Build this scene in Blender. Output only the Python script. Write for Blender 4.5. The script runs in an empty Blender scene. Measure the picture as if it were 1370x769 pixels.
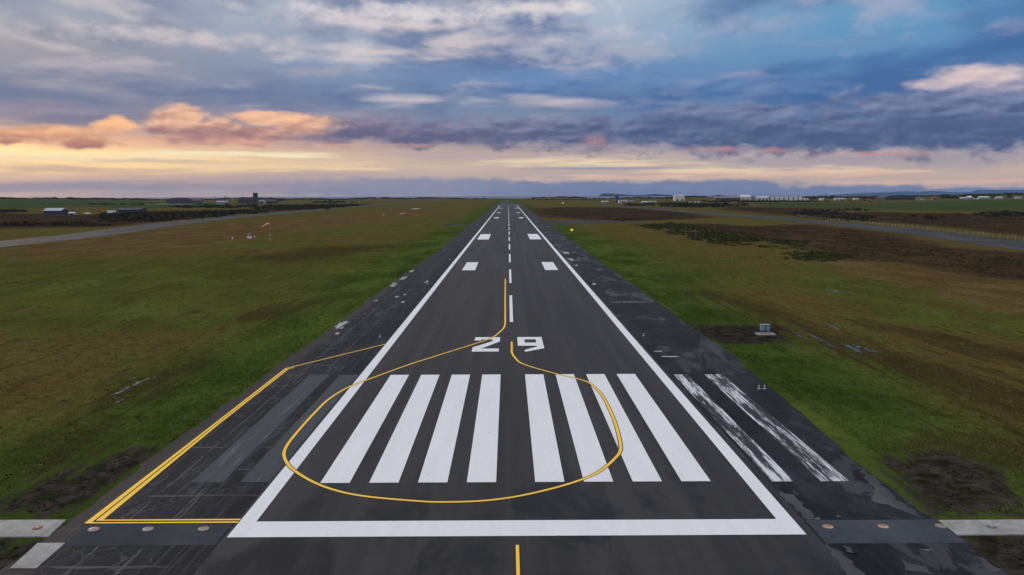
import bpy, bmesh, math, random
import numpy as np
from mathutils import Vector, Matrix

random.seed(7); rng = np.random.default_rng(11)
S = bpy.context.scene
COL = S.collection
R = math.radians

# ------------------------------------------------------------------ camera
H0, X0, PITCH, YAW, ROLL, FPX = 17.5486, -0.398, 0.1140, 0.0044, -0.0032, 1081.65
PW, PH = 1370.0, 769.0
cy_, sy_, cp_, sp_ = math.cos(YAW), math.sin(YAW), math.cos(PITCH), math.sin(PITCH)
FW = Vector((sy_*cp_, cy_*cp_, -sp_)); RT = Vector((cy_, -sy_, 0)); UP = RT.cross(FW)
RT2 = math.cos(ROLL)*RT + math.sin(ROLL)*UP
UP2 = -math.sin(ROLL)*RT + math.cos(ROLL)*UP
cam = bpy.data.objects.new('camera', bpy.data.cameras.new('camera'))
COL.objects.link(cam)
cam.matrix_world = Matrix(((RT2.x, UP2.x, -FW.x, X0), (RT2.y, UP2.y, -FW.y, 0), (RT2.z, UP2.z, -FW.z, H0), (0, 0, 0, 1)))
cam.data.sensor_width = 36.0
cam.data.lens = 36.0*FPX/PW
cam.data.clip_start = 0.5
cam.data.clip_end = 60000
S.camera = cam


def ray(u, v):
    d = FW + RT2*((u-PW/2)/FPX) - UP2*((v-PH/2)/FPX)
    return d.normalized()


def gp(u, v, z=0.0):
    """survey point: where a sight line of the photo meets the level z"""
    d = ray(u, v); t = (z-H0)/d.z
    return (X0+d.x*t, d.y*t)


def azel(u, v):
    d = ray(u, v)
    return math.degrees(math.atan2(d.x, d.y)), math.degrees(math.asin(d.z))


def atY(u, Y):
    d = ray(u, 262.0)
    return X0+d.x*Y/d.y


# ------------------------------------------------------------------ node helpers
class V:
    """a socket with arithmetic"""
    def __init__(s, nt, sock): s.nt = nt; s.s = sock
    def _m(s, op, *a, clamp=False):
        n = s.nt.nodes.new('ShaderNodeMath'); n.operation = op; n.use_clamp = clamp
        for i, x in enumerate((s,)+a):
            if isinstance(x, V): s.nt.links.new(x.s, n.inputs[i])
            else: n.inputs[i].default_value = x
        return V(s.nt, n.outputs[0])
    def __add__(s, o): return s._m('ADD', o)
    __radd__ = __add__
    def __sub__(s, o): return s._m('SUBTRACT', o)
    def __rsub__(s, o): return (s*-1.0)+o
    def __mul__(s, o): return s._m('MULTIPLY', o)
    __rmul__ = __mul__
    def __truediv__(s, o): return s._m('DIVIDE', o)
    def pow(s, o): return s._m('POWER', o)
    def mx(s, o): return s._m('MAXIMUM', o)
    def mn(s, o): return s._m('MINIMUM', o)
    def abs(s): return s._m('ABSOLUTE')
    def sin(s): return s._m('SINE')
    def sqrt(s): return s._m('SQRT')
    def asin(s): return s._m('ARCSINE')
    def atan2(s, o): return s._m('ARCTAN2', o)
    def frac(s): return s._m('FRACT')
    def clamp(s): return s._m('ADD', 0.0, clamp=True)
    def sm(s, a, b, lo=0.0, hi=1.0):
        n = s.nt.nodes.new('ShaderNodeMapRange'); n.interpolation_type = 'SMOOTHSTEP'
        s.nt.links.new(s.s, n.inputs[0])
        for i, x in zip((1, 2, 3, 4), (a, b, lo, hi)):
            if isinstance(x, V): s.nt.links.new(x.s, n.inputs[i])
            else: n.inputs[i].default_value = x
        return V(s.nt, n.outputs[0])


class NT:
    def __init__(s, nt): s.nt = nt
    def new(s, t): return s.nt.nodes.new(t)
    def link(s, a, b): s.nt.links.new(a.s if isinstance(a, V) else a, b)
    def vec(s, x, y, z=0.0):
        n = s.new('ShaderNodeCombineXYZ')
        for i, q in enumerate((x, y, z)):
            if isinstance(q, V): s.link(q, n.inputs[i])
            else: n.inputs[i].default_value = q
        return V(s.nt, n.outputs[0])
    def sep(s, v):
        n = s.new('ShaderNodeSeparateXYZ'); s.link(v, n.inputs[0])
        return [V(s.nt, o) for o in n.outputs]
    def noise(s, vec, scale=1.0, detail=4.0, rough=0.55, dist=0.0, lac=2.0):
        n = s.new('ShaderNodeTexNoise'); s.link(vec, n.inputs['Vector'])
        n.inputs['Scale'].default_value = scale; n.inputs['Detail'].default_value = detail
        n.inputs['Roughness'].default_value = rough; n.inputs['Distortion'].default_value = dist
        n.inputs['Lacunarity'].default_value = lac
        return V(s.nt, n.outputs[0])
    def voro_edge(s, vec, scale):
        n = s.new('ShaderNodeTexVoronoi'); n.feature = 'DISTANCE_TO_EDGE'
        s.link(vec, n.inputs['Vector']); n.inputs['Scale'].default_value = scale
        return V(s.nt, n.outputs['Distance'])
    def mix(s, f, a, b):
        n = s.new('ShaderNodeMix'); n.data_type = 'RGBA'; n.clamp_factor = True
        if isinstance(f, V): s.link(f, n.inputs[0])
        else: n.inputs[0].default_value = f
        for i, q in ((6, a), (7, b)):
            if isinstance(q, V): s.link(q, n.inputs[i])
            else: n.inputs[i].default_value = (*q, 1)
        return V(s.nt, n.outputs[2])
    def scale(s, c, f):
        n = s.new('ShaderNodeVectorMath'); n.operation = 'SCALE'
        if isinstance(c, V): s.link(c, n.inputs[0])
        else: n.inputs[0].default_value = c
        if isinstance(f, V): s.link(f, n.inputs['Scale'])
        else: n.inputs['Scale'].default_value = f
        return V(s.nt, n.outputs[0])
    def addv(s, a, b):
        n = s.new('ShaderNodeVectorMath'); n.operation = 'ADD'
        s.link(a, n.inputs[0]); s.link(b, n.inputs[1])
        return V(s.nt, n.outputs[0])
    def ramp(s, f, stops):
        n = s.new('ShaderNodeValToRGB'); s.link(f, n.inputs[0])
        e = n.color_ramp.elements
        while len(e) < len(stops): e.new(0.5)
        for i, (p, c) in enumerate(stops):
            e[i].position = p; e[i].color = (*c, 1)
        return V(s.nt, n.outputs[0])
    def attr(s, name):
        n = s.new('ShaderNodeAttribute'); n.attribute_name = name
        return V(s.nt, n.outputs['Fac'])


def lin(r, g, b):
    f = lambda c: c/12.92 if c <= .04045 else ((c+.055)/1.055)**2.4
    return (f(r/255), f(g/255), f(b/255))


def mat(name, fn=None, base=(.5, .5, .5), rough=.7, metal=0., spec=.5):
    m = bpy.data.materials.new(name); m.use_nodes = True
    t = NT(m.node_tree); b = m.node_tree.nodes['Principled BSDF']
    b.inputs['Base Color'].default_value = (*base, 1); b.inputs['Roughness'].default_value = rough
    b.inputs['Metallic'].default_value = metal; b.inputs['Specular IOR Level'].default_value = spec
    pn = t.new('ShaderNodeNewGeometry'); pos = V(m.node_tree, pn.outputs['Position'])
    if fn: fn(t, b, pos)
    return m


def bump(t, b, h, dist=.05, strength=.5):
    n = t.new('ShaderNodeBump'); t.link(h, n.inputs['Height'])
    n.inputs['Distance'].default_value = dist; n.inputs['Strength'].default_value = strength
    t.link(n.outputs[0], b.inputs['Normal'])


def weather(base, var=.25, scale=.6, rough=.75, metal=0.):
    """plain paint or cladding with dirt and fading of its own"""
    def fn(t, b, pos):
        n1 = t.noise(pos, scale, 5); n2 = t.noise(pos, scale*9, 3)
        f = (n1-.5)*2*var+(n2-.5)*var+1.0
        t.link(t.scale(base, f), b.inputs['Base Color'])
    return fn


def wm(name, base, var=.25, scale=.6, rough=.75, metal=0.):
    return mat(name, weather(base, var, scale), base, rough, metal)


# ------------------------------------------------------------------ object helpers
def link(name, me, m=None, parent=None, loc=(0, 0, 0), rz=0.0):
    o = bpy.data.objects.new(name, me); COL.objects.link(o)
    if me is not None and m is not None:
        for q in (m if isinstance(m, (list, tuple)) else [m]): me.materials.append(q)
    if parent: o.parent = parent
    o.location = loc; o.rotation_euler = (0, 0, rz)
    return o


def mesh(name, verts, faces, m=None, parent=None, loc=(0, 0, 0), rz=0.0, smooth=False):
    me = bpy.data.meshes.new(name); me.from_pydata([tuple(v) for v in verts], [], faces); me.update()
    if smooth: me.polygons.foreach_set('use_smooth', [True]*len(me.polygons))
    return link(name, me, m, parent, loc, rz)


def struct(o): o['kind'] = 'structure'; return o
def stuff(o): o['kind'] = 'stuff'; return o


def tag(o, label, cat, group=None):
    o['label'] = label; o['category'] = cat
    if group: o['group'] = group
    return o


def thing(name, label, cat, loc, rz=0.0, group=None):
    return tag(link(name, None, None, None, loc, rz), label, cat, group)


class B:
    """collects boxes, cylinders, prisms into one mesh"""
    def __init__(s): s.v = []; s.f = []
    def add(s, vs, fs):
        k = len(s.v); s.v += [tuple(v) for v in vs]; s.f += [tuple(k+i for i in f) for f in fs]; return s
    def box(s, x0, x1, y0, y1, z0, z1):
        return s.add([(x0, y0, z0), (x1, y0, z0), (x1, y1, z0), (x0, y1, z0), (x0, y0, z1), (x1, y0, z1), (x1, y1, z1), (x0, y1, z1)],
                     [(0, 3, 2, 1), (4, 5, 6, 7), (0, 1, 5, 4), (1, 2, 6, 5), (2, 3, 7, 6), (3, 0, 4, 7)])
    def tube(s, a, b, ra, rb=None, n=10):
        rb = ra if rb is None else rb
        a = Vector(a); b = Vector(b); d = (b-a).normalized()
        p = d.orthogonal().normalized(); q = d.cross(p)
        vs = [a+(p*math.cos(t)+q*math.sin(t))*ra for t in (2*math.pi*i/n for i in range(n))]
        vs += [b+(p*math.cos(t)+q*math.sin(t))*rb for t in (2*math.pi*i/n for i in range(n))]
        fs = [(i, (i+1) % n, n+(i+1) % n, n+i) for i in range(n)]
        return s.add(vs, fs+[tuple(range(n-1, -1, -1)), tuple(range(n, 2*n))])
    def prism(s, prof, y0, y1):
        """profile in xz pushed along y"""
        n = len(prof)
        vs = [(x, y0, z) for x, z in prof]+[(x, y1, z) for x, z in prof]
        fs = [(i, (i+1) % n, n+(i+1) % n, n+i) for i in range(n)]
        return s.add(vs, fs+[tuple(range(n-1, -1, -1)), tuple(range(n, 2*n))])
    def prismx(s, prof, x0, x1):
        """profile in yz pushed along x"""
        n = len(prof)
        vs = [(x0, y, z) for y, z in prof]+[(x1, y, z) for y, z in prof]
        fs = [(i, (i+1) % n, n+(i+1) % n, n+i) for i in range(n)]
        return s.add(vs, fs+[tuple(range(n-1, -1, -1)), tuple(range(n, 2*n))])
    def dome(s, c, r, h, n=14, k=4):
        vs = []; fs = []
        for j in range(k):
            a = j/k*math.pi/2
            vs += [(c[0]+r*math.cos(a)*math.cos(2*math.pi*i/n), c[1]+r*math.cos(a)*math.sin(2*math.pi*i/n), c[2]+h*math.sin(a)) for i in range(n)]
        vs.append((c[0], c[1], c[2]+h))
        for j in range(k-1):
            fs += [(j*n+i, j*n+(i+1) % n, (j+1)*n+(i+1) % n, (j+1)*n+i) for i in range(n)]
        fs += [((k-1)*n+i, (k-1)*n+(i+1) % n, k*n) for i in range(n)]
        return s.add(vs, fs)
    def out(s, name, m, parent=None, loc=(0, 0, 0), rz=0.0, smooth=False):
        o = mesh(name, s.v, s.f, m, parent, loc, rz, smooth)
        bm = bmesh.new(); bm.from_mesh(o.data); bmesh.ops.recalc_face_normals(bm, faces=bm.faces); bm.to_mesh(o.data); bm.free()
        return o


def copy_tree(o, parent=None):
    c = o.copy(); COL.objects.link(c)
    if parent: c.parent = parent
    for ch in [q for q in bpy.data.objects if q.parent == o]: copy_tree(ch, c)
    return c

# ------------------------------------------------------------------ sky and light
SUN_AZ, SUN_EL = -36.0, 7.0
W = bpy.data.worlds.new('World'); S.world = W; W.use_nodes = True
wt = W.node_tree; wt.nodes.clear(); T = NT(wt)
tc = T.new('ShaderNodeTexCoord'); D = V(wt, tc.outputs['Generated'])
dx, dy, dz = T.sep(D)
az = dx.atan2(dy)*57.29578
el = dz.mn(1.0).mx(-1.0).asin()*57.29578
nish = T.new('ShaderNodeTexSky'); nish.sky_type = 'NISHITA'; nish.sun_disc = False
nish.sun_elevation = R(SUN_EL); nish.sun_rotation = R(SUN_AZ)
clear = T.scale(V(wt, nish.outputs[0]), 0.08)

# angular coordinates for distant banks seen edge on, and a flat-deck projection for the clouds overhead
A = T.vec(az*.1, el*.1, 0.0)
zz = dz.mx(0.0)+.11
DECK = T.vec(dx/zz, dy/zz*.7, 3.7)

wn = T.new('ShaderNodeTexNoise'); T.link(T.vec(az*.16, el*.6, 2.0), wn.inputs['Vector'])
wn.inputs['Scale'].default_value = 1.0; wn.inputs['Detail'].default_value = 5
wr, wg, wb = T.sep(V(wt, wn.outputs['Color']))
warp1 = wr-.5; warp2 = wg-.5
azw = az+warp1*6.0
elw = el+warp2*1.6
# shared cloud textures: long streaks, and billows seen edge on with a second look-up towards the sun
nS = T.noise(T.vec(az*.16, el*.9, 11.0), 1.0, 4, .48, .1)
nT = T.noise(T.vec(az*.20+4.0, el*2.4, 5.0), 1.0, 5, .55, .2)
nB = T.noise(T.vec(az*.58, el*1.0, 3.0), 1.0, 6, .54, .12)
nB2 = T.noise(T.vec(az*.40-.12, el*1.15+.30, 3.0), 1.0, 3, .5, .12)
nB3 = T.noise(T.vec(az*.40, el*1.15, 3.0), 1.0, 3, .5, .12)
relief = nB3-nB2


def vramp(cols, e):
    """air glow by elevation; stops in degrees"""
    mx = 90.0
    f = (e.mx(0.0)/mx).pow(.4)
    return T.ramp(f, [((q/mx)**.4, lin(*c)) for q, c in cols])

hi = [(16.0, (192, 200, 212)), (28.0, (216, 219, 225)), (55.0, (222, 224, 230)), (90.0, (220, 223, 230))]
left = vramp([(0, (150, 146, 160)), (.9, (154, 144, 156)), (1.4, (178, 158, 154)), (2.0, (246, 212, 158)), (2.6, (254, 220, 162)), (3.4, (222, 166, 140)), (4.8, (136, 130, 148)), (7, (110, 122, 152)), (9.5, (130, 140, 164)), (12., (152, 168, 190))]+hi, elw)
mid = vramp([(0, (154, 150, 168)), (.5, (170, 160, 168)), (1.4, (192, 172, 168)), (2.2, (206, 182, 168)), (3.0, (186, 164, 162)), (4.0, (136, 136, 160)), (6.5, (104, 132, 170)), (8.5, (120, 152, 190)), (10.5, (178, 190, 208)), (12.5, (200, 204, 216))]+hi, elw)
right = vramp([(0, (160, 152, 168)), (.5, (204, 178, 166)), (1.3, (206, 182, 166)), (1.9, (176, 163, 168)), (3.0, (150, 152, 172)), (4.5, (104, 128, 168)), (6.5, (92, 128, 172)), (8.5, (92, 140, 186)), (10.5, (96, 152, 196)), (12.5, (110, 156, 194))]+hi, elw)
g1 = az.sm(-30.0, -2.0); g2 = az.sm(-2.0, 24.0)
air = T.mix(g2, T.mix(g1, left, mid), right)
# away from the sunset the low sky is an even grey blue
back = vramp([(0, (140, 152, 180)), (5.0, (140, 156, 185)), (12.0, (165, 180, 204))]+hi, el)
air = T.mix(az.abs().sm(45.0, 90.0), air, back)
col = T.mix(0.93, clear, air)

# --- broken stratocumulus deck
nd = T.noise(DECK, 1.5, 5, .50, .15)
nd2 = T.noise(T.vec(dx/zz*1.2+3.0, dy/zz*1.0+.12, 3.7), 2.1, 5, .50, .15)
deck_on = el.sm(3.2, 6.0)
front = 1.0-az.abs().sm(45.0, 90.0)
shade = T.mix(az.sm(-26.0, 12.0), lin(122, 130, 158), lin(66, 102, 156))
col = T.mix(nd.sm(.40, .64)*deck_on*.85*el.sm(22.0, 11.5), col, shade)
col = T.mix(nd.sm(.44, .62)*.35*el.sm(11.0, 20.0), col, lin(150, 166, 196))
warmth = T.mix(az.sm(-10.0, 22.0), lin(236, 220, 214), lin(200, 188, 202))
col = T.mix(nd2.sm(.49, .70)*deck_on*az.sm(-30.0, -6.0, .46, .66)*az.sm(2.0, 16.0, 1.0, .62)*el.sm(4.0, 8.5), col, warmth)


def blobs(lst, a, e):
    """soft union of flat ellipses, positive inside"""
    r = None
    for (px, py, rx, ry) in lst:
        a0, e0 = azel(px, py)
        u = (a-a0)*(1.0/(rx*.053)); w = (e-e0)*(1.0/(ry*.053))
        q = 1.0-(u*u+w*w).sqrt()
        r = q if r is None else r.mx(q)
    return r


def cloud(lst, nz, amp, soft, cols, opacity=1.0, bias=0.0, rel=1.0, top=.5, lo=-.3, hi=.4, wa=2.0, we=.6):
    """a bank built from flat ellipses broken up by a cloud texture; heads turned to the sun are lit"""
    global col
    e_mid = sum(azel(p[0], p[1])[1] for p in lst)/len(lst)
    e_h = max(p[3] for p in lst)*.053
    d = blobs(lst, az+warp1*wa, el+warp2*we)+(nz-.5)*amp+bias
    m = d.sm(0.0, soft)*opacity
    lit = (relief*rel+(el-e_mid)*(top/e_h)).sm(lo, hi)
    col = T.mix(m, col, T.mix(lit, cols[0], cols[1]))

left_right = az.sm(-28.0, 6.0)
# broad dark slabs of the deck
cloud([(330, 122, 400, 26), (40, 128, 260, 28), (740, 112, 340, 30), (980, 116, 260, 24)], nS, 2.6, 1.0,
      (T.mix(left_right, lin(112, 124, 154), lin(62, 102, 156)), T.mix(left_right, lin(140, 144, 166), lin(104, 138, 184))), opacity=.9)
cloud([(300, 160, 330, 20), (60, 152, 160, 20)], nS, 2.4, 1.1, (lin(120, 120, 146), lin(164, 150, 162)), opacity=.75)
cloud([(250, 54, 260, 16), (520, 32, 200, 12), (100, 86, 160, 12), (430, 96, 100, 11)], nB, 2.6, 1.2, (lin(170, 164, 178), lin(222, 208, 208)), opacity=.7)
cloud([(560, 18, 260, 18), (700, 12, 160, 16), (760, 60, 80, 18), (840, 66, 90, 30), (720, 70, 60, 16)], nB, 2.2, 1.1, (lin(170, 174, 192), lin(230, 222, 222)), opacity=.85)
cloud([(1010, 40, 130, 26), (1130, 60, 170, 20)], nB, 2.4, 1.4, (lin(120, 148, 186), lin(180, 178, 198)), opacity=.55)
cloud([(720, 138, 120, 12), (960, 148, 70, 8), (560, 132, 80, 8)], nS, 2.4, 1.1, (lin(166, 160, 178), lin(212, 198, 202)), opacity=.8)
# glowing streaks under the deck
cloud([(120, 213, 260, 10), (420, 224, 120, 7), (330, 206, 170, 6)], nT, 2.6, .9, (lin(250, 216, 166), lin(255, 240, 200)), opacity=.85, we=.2)
cloud([(90, 226, 150, 5), (240, 216, 120, 4)], nT, 2.6, .9, (lin(200, 172, 150), lin(214, 186, 160)), opacity=.7, we=.2)
cloud([(800, 216, 230, 9), (960, 228, 180, 8), (1080, 232, 200, 7), (880, 237, 240, 6), (1280, 243, 160, 5)], nT, 2.6, .9, (lin(232, 190, 162), lin(250, 224, 182)), opacity=.85, we=.2)
cloud([(1040, 208, 380, 9), (640, 208, 180, 7), (820, 225, 160, 3)], nT, 2.2, 1.0, (lin(156, 152, 168), lin(190, 170, 168)), opacity=.9, we=.2)
# the long bank that hangs over the sunset
lr2 = az.sm(-16.0, 14.0)
purple = T.mix(lr2, lin(104, 102, 130), lin(74, 92, 130))
lav = T.mix(lr2, lin(160, 140, 158), lin(128, 140, 172))
cloud([(540, 178, 200, 22), (800, 178, 270, 26), (1080, 178, 270, 32), (1310, 174, 200, 36), (980, 156, 140, 22), (1240, 138, 160, 24), (1330, 140, 90, 30)], nB, 2.0, .60,
      (purple, lav), lo=-.45, hi=.8, rel=2.0, top=.45)
cloud([(640, 184, 80, 10), (1130, 190, 110, 12), (930, 166, 90, 13), (1280, 165, 130, 16)], nS, 2.0, .8, (purple, purple), opacity=.6)
# its sunlit heads and its glowing underside
cloud([(238, 166, 46, 27), (285, 175, 62, 20), (360, 160, 60, 14), (405, 168, 56, 16), (330, 180, 75, 14)], nB, 1.2, .50,
      (lin(154, 114, 122), lin(254, 200, 160)), rel=1.5, top=.55, lo=-.55, hi=.55, wa=.6, we=.2)
cloud([(78, 182, 60, 14), (104, 190, 46, 11), (152, 168, 28, 13), (42, 178, 30, 11), (12, 182, 22, 12)], nB, 1.3, .50,
      (lin(176, 124, 112), lin(255, 196, 146)), rel=1.4, top=.5, lo=-.55, hi=.55, wa=.6, we=.2)
cloud([(795, 190, 34, 11), (965, 199, 60, 6), (330, 189, 140, 6), (480, 194, 100, 4), (1030, 201, 60, 5), (1190, 206, 110, 5)], nB, 3.0, 1.5,
      (lin(220, 152, 138), lin(244, 178, 150)), opacity=.6, wa=.6, we=.2)
cloud([(1305, 105, 62, 20), (1252, 113, 44, 11), (1340, 110, 40, 16)], nB, .9, .6, (lin(150, 148, 176), lin(228, 206, 202)), rel=1.4, top=.5, lo=-.5, hi=.5, wa=.6, we=.2)
# low far bank on the horizon
cloud([(700, 255, 130, 12), (560, 251, 170, 13), (820, 257, 150, 14), (960, 256, 130, 15), (1120, 259, 160, 11), (1300, 260, 170, 9), (1500, 259, 200, 9)], nB, 1.7, .50,
      (T.mix(az.sm(-6.0, 5.0), lin(140, 142, 164), lin(110, 122, 156)), T.mix(az.sm(-6.0, 5.0), lin(146, 146, 166), lin(122, 130, 160))), rel=1.8, bias=.22, we=.1)
cloud([(120, 250, 300, 15), (420, 250, 230, 15)], nT, 1.6, 1.0, (lin(146, 140, 154), lin(166, 154, 162)), opacity=.8, we=.2)

col = T.scale(col, el.sm(14.0, 34.0, 1.0, 1.28))        # out-of-view cloud overhead brightened to light the ground more
ground_glow = T.mix(el.sm(-1.2, -.35), lin(40, 44, 36), lin(128, 138, 160))
col = T.mix(el.sm(-.35, -.02), ground_glow, col)
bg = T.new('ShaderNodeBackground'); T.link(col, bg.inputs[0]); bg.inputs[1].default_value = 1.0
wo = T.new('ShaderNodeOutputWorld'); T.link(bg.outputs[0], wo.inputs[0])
W.cycles.sampling_method = 'MANUAL'; W.cycles.sample_map_resolution = 512

sl = bpy.data.lights.new('sun', 'SUN'); sl.energy = .7; sl.angle = R(14); sl.color = (1, .80, .60)
so = bpy.data.objects.new('sun', sl); COL.objects.link(so)
sd = Vector((math.sin(R(SUN_AZ))*math.cos(R(SUN_EL)), math.cos(R(SUN_AZ))*math.cos(R(SUN_EL)), math.sin(R(SUN_EL))))
so.rotation_euler = sd.to_track_quat('Z', 'Y').to_euler()
so.location = (-100, 60, 60)
S.view_settings.view_transform = 'Standard'; S.view_settings.look = 'None'
S.view_settings.exposure = 0.0; S.view_settings.gamma = 1.0
S.view_settings.use_curve_mapping = False
# ------------------------------------------------------------------ terrain
def sdist(poly, X, Y):
    """signed distance to a polygon, positive inside"""
    P = np.array(poly); n = len(P)
    best = np.full(X.shape, 1e18); inside = np.zeros(X.shape, bool)
    for i in range(n):
        ax, ay = P[i]; bx, by = P[(i+1) % n]
        ex, ey = bx-ax, by-ay; L = ex*ex+ey*ey+1e-9
        t = np.clip(((X-ax)*ex+(Y-ay)*ey)/L, 0, 1)
        best = np.minimum(best, (X-ax-t*ex)**2+(Y-ay-t*ey)**2)
        c = ((ay > Y) != (by > Y)) & (X < (bx-ax)*(Y-ay)/(by-ay+1e-12)+ax)
        inside ^= c
    d = np.sqrt(best)
    return np.where(inside, d, -d)


def smooth(a, b, x):
    t = np.clip((x-a)/(b-a), 0, 1); return t*t*(3-2*t)


def gpoly(px): return [gp(u, v) for u, v in px]


# cover of the ground, surveyed as outlines on the level airfield
HEATH = [gpoly(q) for q in (
    [(-60, 283), (60, 287), (130, 288), (240, 283), (330, 280), (430, 275), (490, 272.5), (480, 276), (380, 282), (300, 287), (220, 295), (150, 303), (60, 304), (-60, 306)],
    [(720, 279), (760, 277), (830, 277.5), (905, 283), (950, 289), (900, 293), (830, 296), (760, 292), (725, 287)],
    [(1000, 303), (1080, 300), (1150, 308), (1230, 322), (1120, 325), (1040, 322), (990, 314)],
    [(1060, 327), (1200, 323), (1300, 333), (1420, 345), (1420, 380), (1300, 370), (1220, 352), (1120, 344)],
    [(1040, 285), (1180, 284), (1300, 286), (1450, 288), (1450, 326), (1300, 306), (1180, 296), (1100, 292)],
    [(850, 300), (900, 298), (960, 300), (1030, 305), (1000, 312), (930, 306)],
    [(960, 276), (1060, 278), (1120, 280), (1040, 286), (980, 281)],
)]
DRY = [gpoly(q) for q in (
    [(1080, 345), (1200, 350), (1300, 366), (1420, 378), (1420, 440), (1300, 405), (1180, 380), (1090, 360)],
    [(700, 286), (800, 285), (900, 295), (860, 300), (760, 296), (705, 294)],
    [(1010, 306), (1160, 305), (1300, 326), (1420, 342), (1420, 350), (1220, 335), (1080, 325)],
    [(0, 320), (300, 300), (430, 288), (620, 275), (640, 276), (560, 292), (420, 306), (250, 335), (0, 352)],
)]
LUSH = [gpoly(q) for q in (
    [(-80, 264), (130, 266), (215, 270), (300, 272), (310, 276), (180, 279), (90, 276), (-80, 284)],
    [(1010, 271), (1180, 271), (1290, 268), (1460, 266), (1460, 285), (1250, 282), (1100, 279), (1020, 276)],
)]
MUD_AND_DARK = [gpoly(q) for q in (
    [(75, 640), (150, 600), (215, 597), (195, 628), (110, 690), (0, 694), (-60, 690), (20, 655)],
    [(1180, 612), (1260, 608), (1345, 630), (1350, 662), (1300, 690), (1262, 692), (1225, 670)],
    [(905, 432), (1060, 435), (1075, 446), (1060, 459), (965, 462), (925, 448)],
    [(-80, 718), (70, 718), (20, 790), (-90, 790)],  # near left corner, darkened with the soil colours
    [(1280, 712), (1480, 712), (1480, 810), (1340, 810)],  # near right corner, darkened likewise
)]
TRACK = [gpoly(q) for q in (
    [(716, 302), (800, 299.5), (860, 297), (855, 294.5), (780, 294.5), (712, 295.5)],
    [(585, 299.6), (652, 298.2), (650, 300.6), (600, 302)],
)]


RUT = [gpoly(q) for q in (
    [(110, 545), (150, 510), (230, 488), (300, 470), (285, 486), (215, 515), (160, 550)],
    [(300, 425), (400, 402), (470, 392), (430, 410), (340, 432)],
    [(925, 385), (1000, 400), (1100, 432), (1180, 462), (1110, 452), (1000, 420), (935, 398)],
    [(1050, 440), (1110, 446), (1240, 480), (1420, 540), (1420, 590), (1270, 530), (1130, 478)],
    [(1120, 425), (1250, 440), (1420, 478), (1420, 500), (1270, 470)],
    [(1180, 600), (1300, 575), (1420, 590), (1420, 640), (1340, 625)],
    [(20, 590), (150, 555), (190, 560), (130, 600), (60, 640), (0, 650)],
    [(320, 345), (420, 330), (560, 326), (500, 336), (380, 352)],
)]


VERD = [gpoly(q) for q in (
    [(-100, 350), (200, 345), (420, 338), (560, 322), (520, 352), (430, 395), (280, 440), (60, 455), (-100, 440)],
    [(-100, 575), (60, 570), (220, 585), (140, 620), (-100, 650)],
    [(770, 312), (860, 322), (960, 345), (1030, 372), (960, 385), (860, 370), (800, 345)],
    [(930, 470), (1060, 470), (1160, 500), (1200, 540), (1150, 590), (1060, 540)],
    [(1120, 392), (1230, 400), (1300, 425), (1220, 430), (1130, 412)],
)]


def relief(X, Y):
    X = np.asarray(X, float); Y = np.asarray(Y, float)
    far = smooth(1500, 3000, Y)
    z = far*.6*(1.6*np.sin(X/310.+1)+1.4*np.sin(X/143.+Y/400.)+1.0*np.sin(X/61.-Y/170.))*.7
    z += smooth(2900, 3350, Y)*(1-smooth(3500, 3750, Y))*(5.+2.5*np.sin(X/97.)+1.8*np.sin(X/41.+2))*(1-.75*np.exp(-((X-20)/120.)**2))
    z += 30*np.exp(-((X+2620)/560.)**2-((Y-3150)/420.)**2)              # low rise far to the west
    z += 13*smooth(1100, 2600, X)*smooth(1500, 2450, Y)                  # fields climbing to the east
    z -= 16*smooth(3560, 3900, Y)
    return z


def axis(lo, hi, s0, k):
    a = [0.0]
    while a[-1] < hi: a.append(a[-1]+max(s0, k*a[-1]))
    b = [0.0]
    while b[-1] > lo: b.append(b[-1]-max(s0, -k*b[-1]))
    return np.array(sorted(set(a+b)))


gx = axis(-6500, 6500, 1.4, .024); gy = axis(-500, 4050, 1.5, .019)
GX, GY = np.meshgrid(gx, gy)
GZ = relief(GX, GY)-.03
nx, ny = len(gx), len(gy)
idx = np.arange(nx*ny).reshape(ny, nx)
faces = np.stack([idx[:-1, :-1], idx[:-1, 1:], idx[1:, 1:], idx[1:, :-1]], -1).reshape(-1, 4)
me = bpy.data.meshes.new('ground')
me.vertices.add(nx*ny); me.vertices.foreach_set('co', np.stack([GX, GY, GZ], -1).astype('f4').ravel())
me.loops.add(faces.size); me.loops.foreach_set('vertex_index', faces.ravel().astype('i4'))
me.polygons.add(len(faces)); me.polygons.foreach_set('loop_start', (np.arange(len(faces))*4).astype('i4'))
me.update(calc_edges=True); me.polygons.foreach_set('use_smooth', np.ones(len(faces), bool))


def cover(polys, X, Y, w0, wk):
    r = np.zeros(X.shape); D = np.hypot(X, Y)
    for p in polys:
        w = w0+wk*D
        r = np.maximum(r, np.clip(.5+.5*sdist(p, X, Y)/w, 0, 1))
    return r


COVERS = (('heath', HEATH, 2., .05), ('dry', DRY, 3., .06), ('lush', LUSH, 5., .04), ('mud_and_dark', MUD_AND_DARK, 2.6, .02), ('track', TRACK, .6, .004), ('rut', RUT, 1.5, .03), ('verdant', VERD, 6., .07))


def set_covers(me, X, Y):
    for name, polys, w0, wk in COVERS:
        a = me.attributes.new(name, 'FLOAT', 'POINT')
        a.data.foreach_set('value', cover(polys, X, Y, w0, wk).astype('f4').ravel())


set_covers(me, GX, GY)


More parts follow.
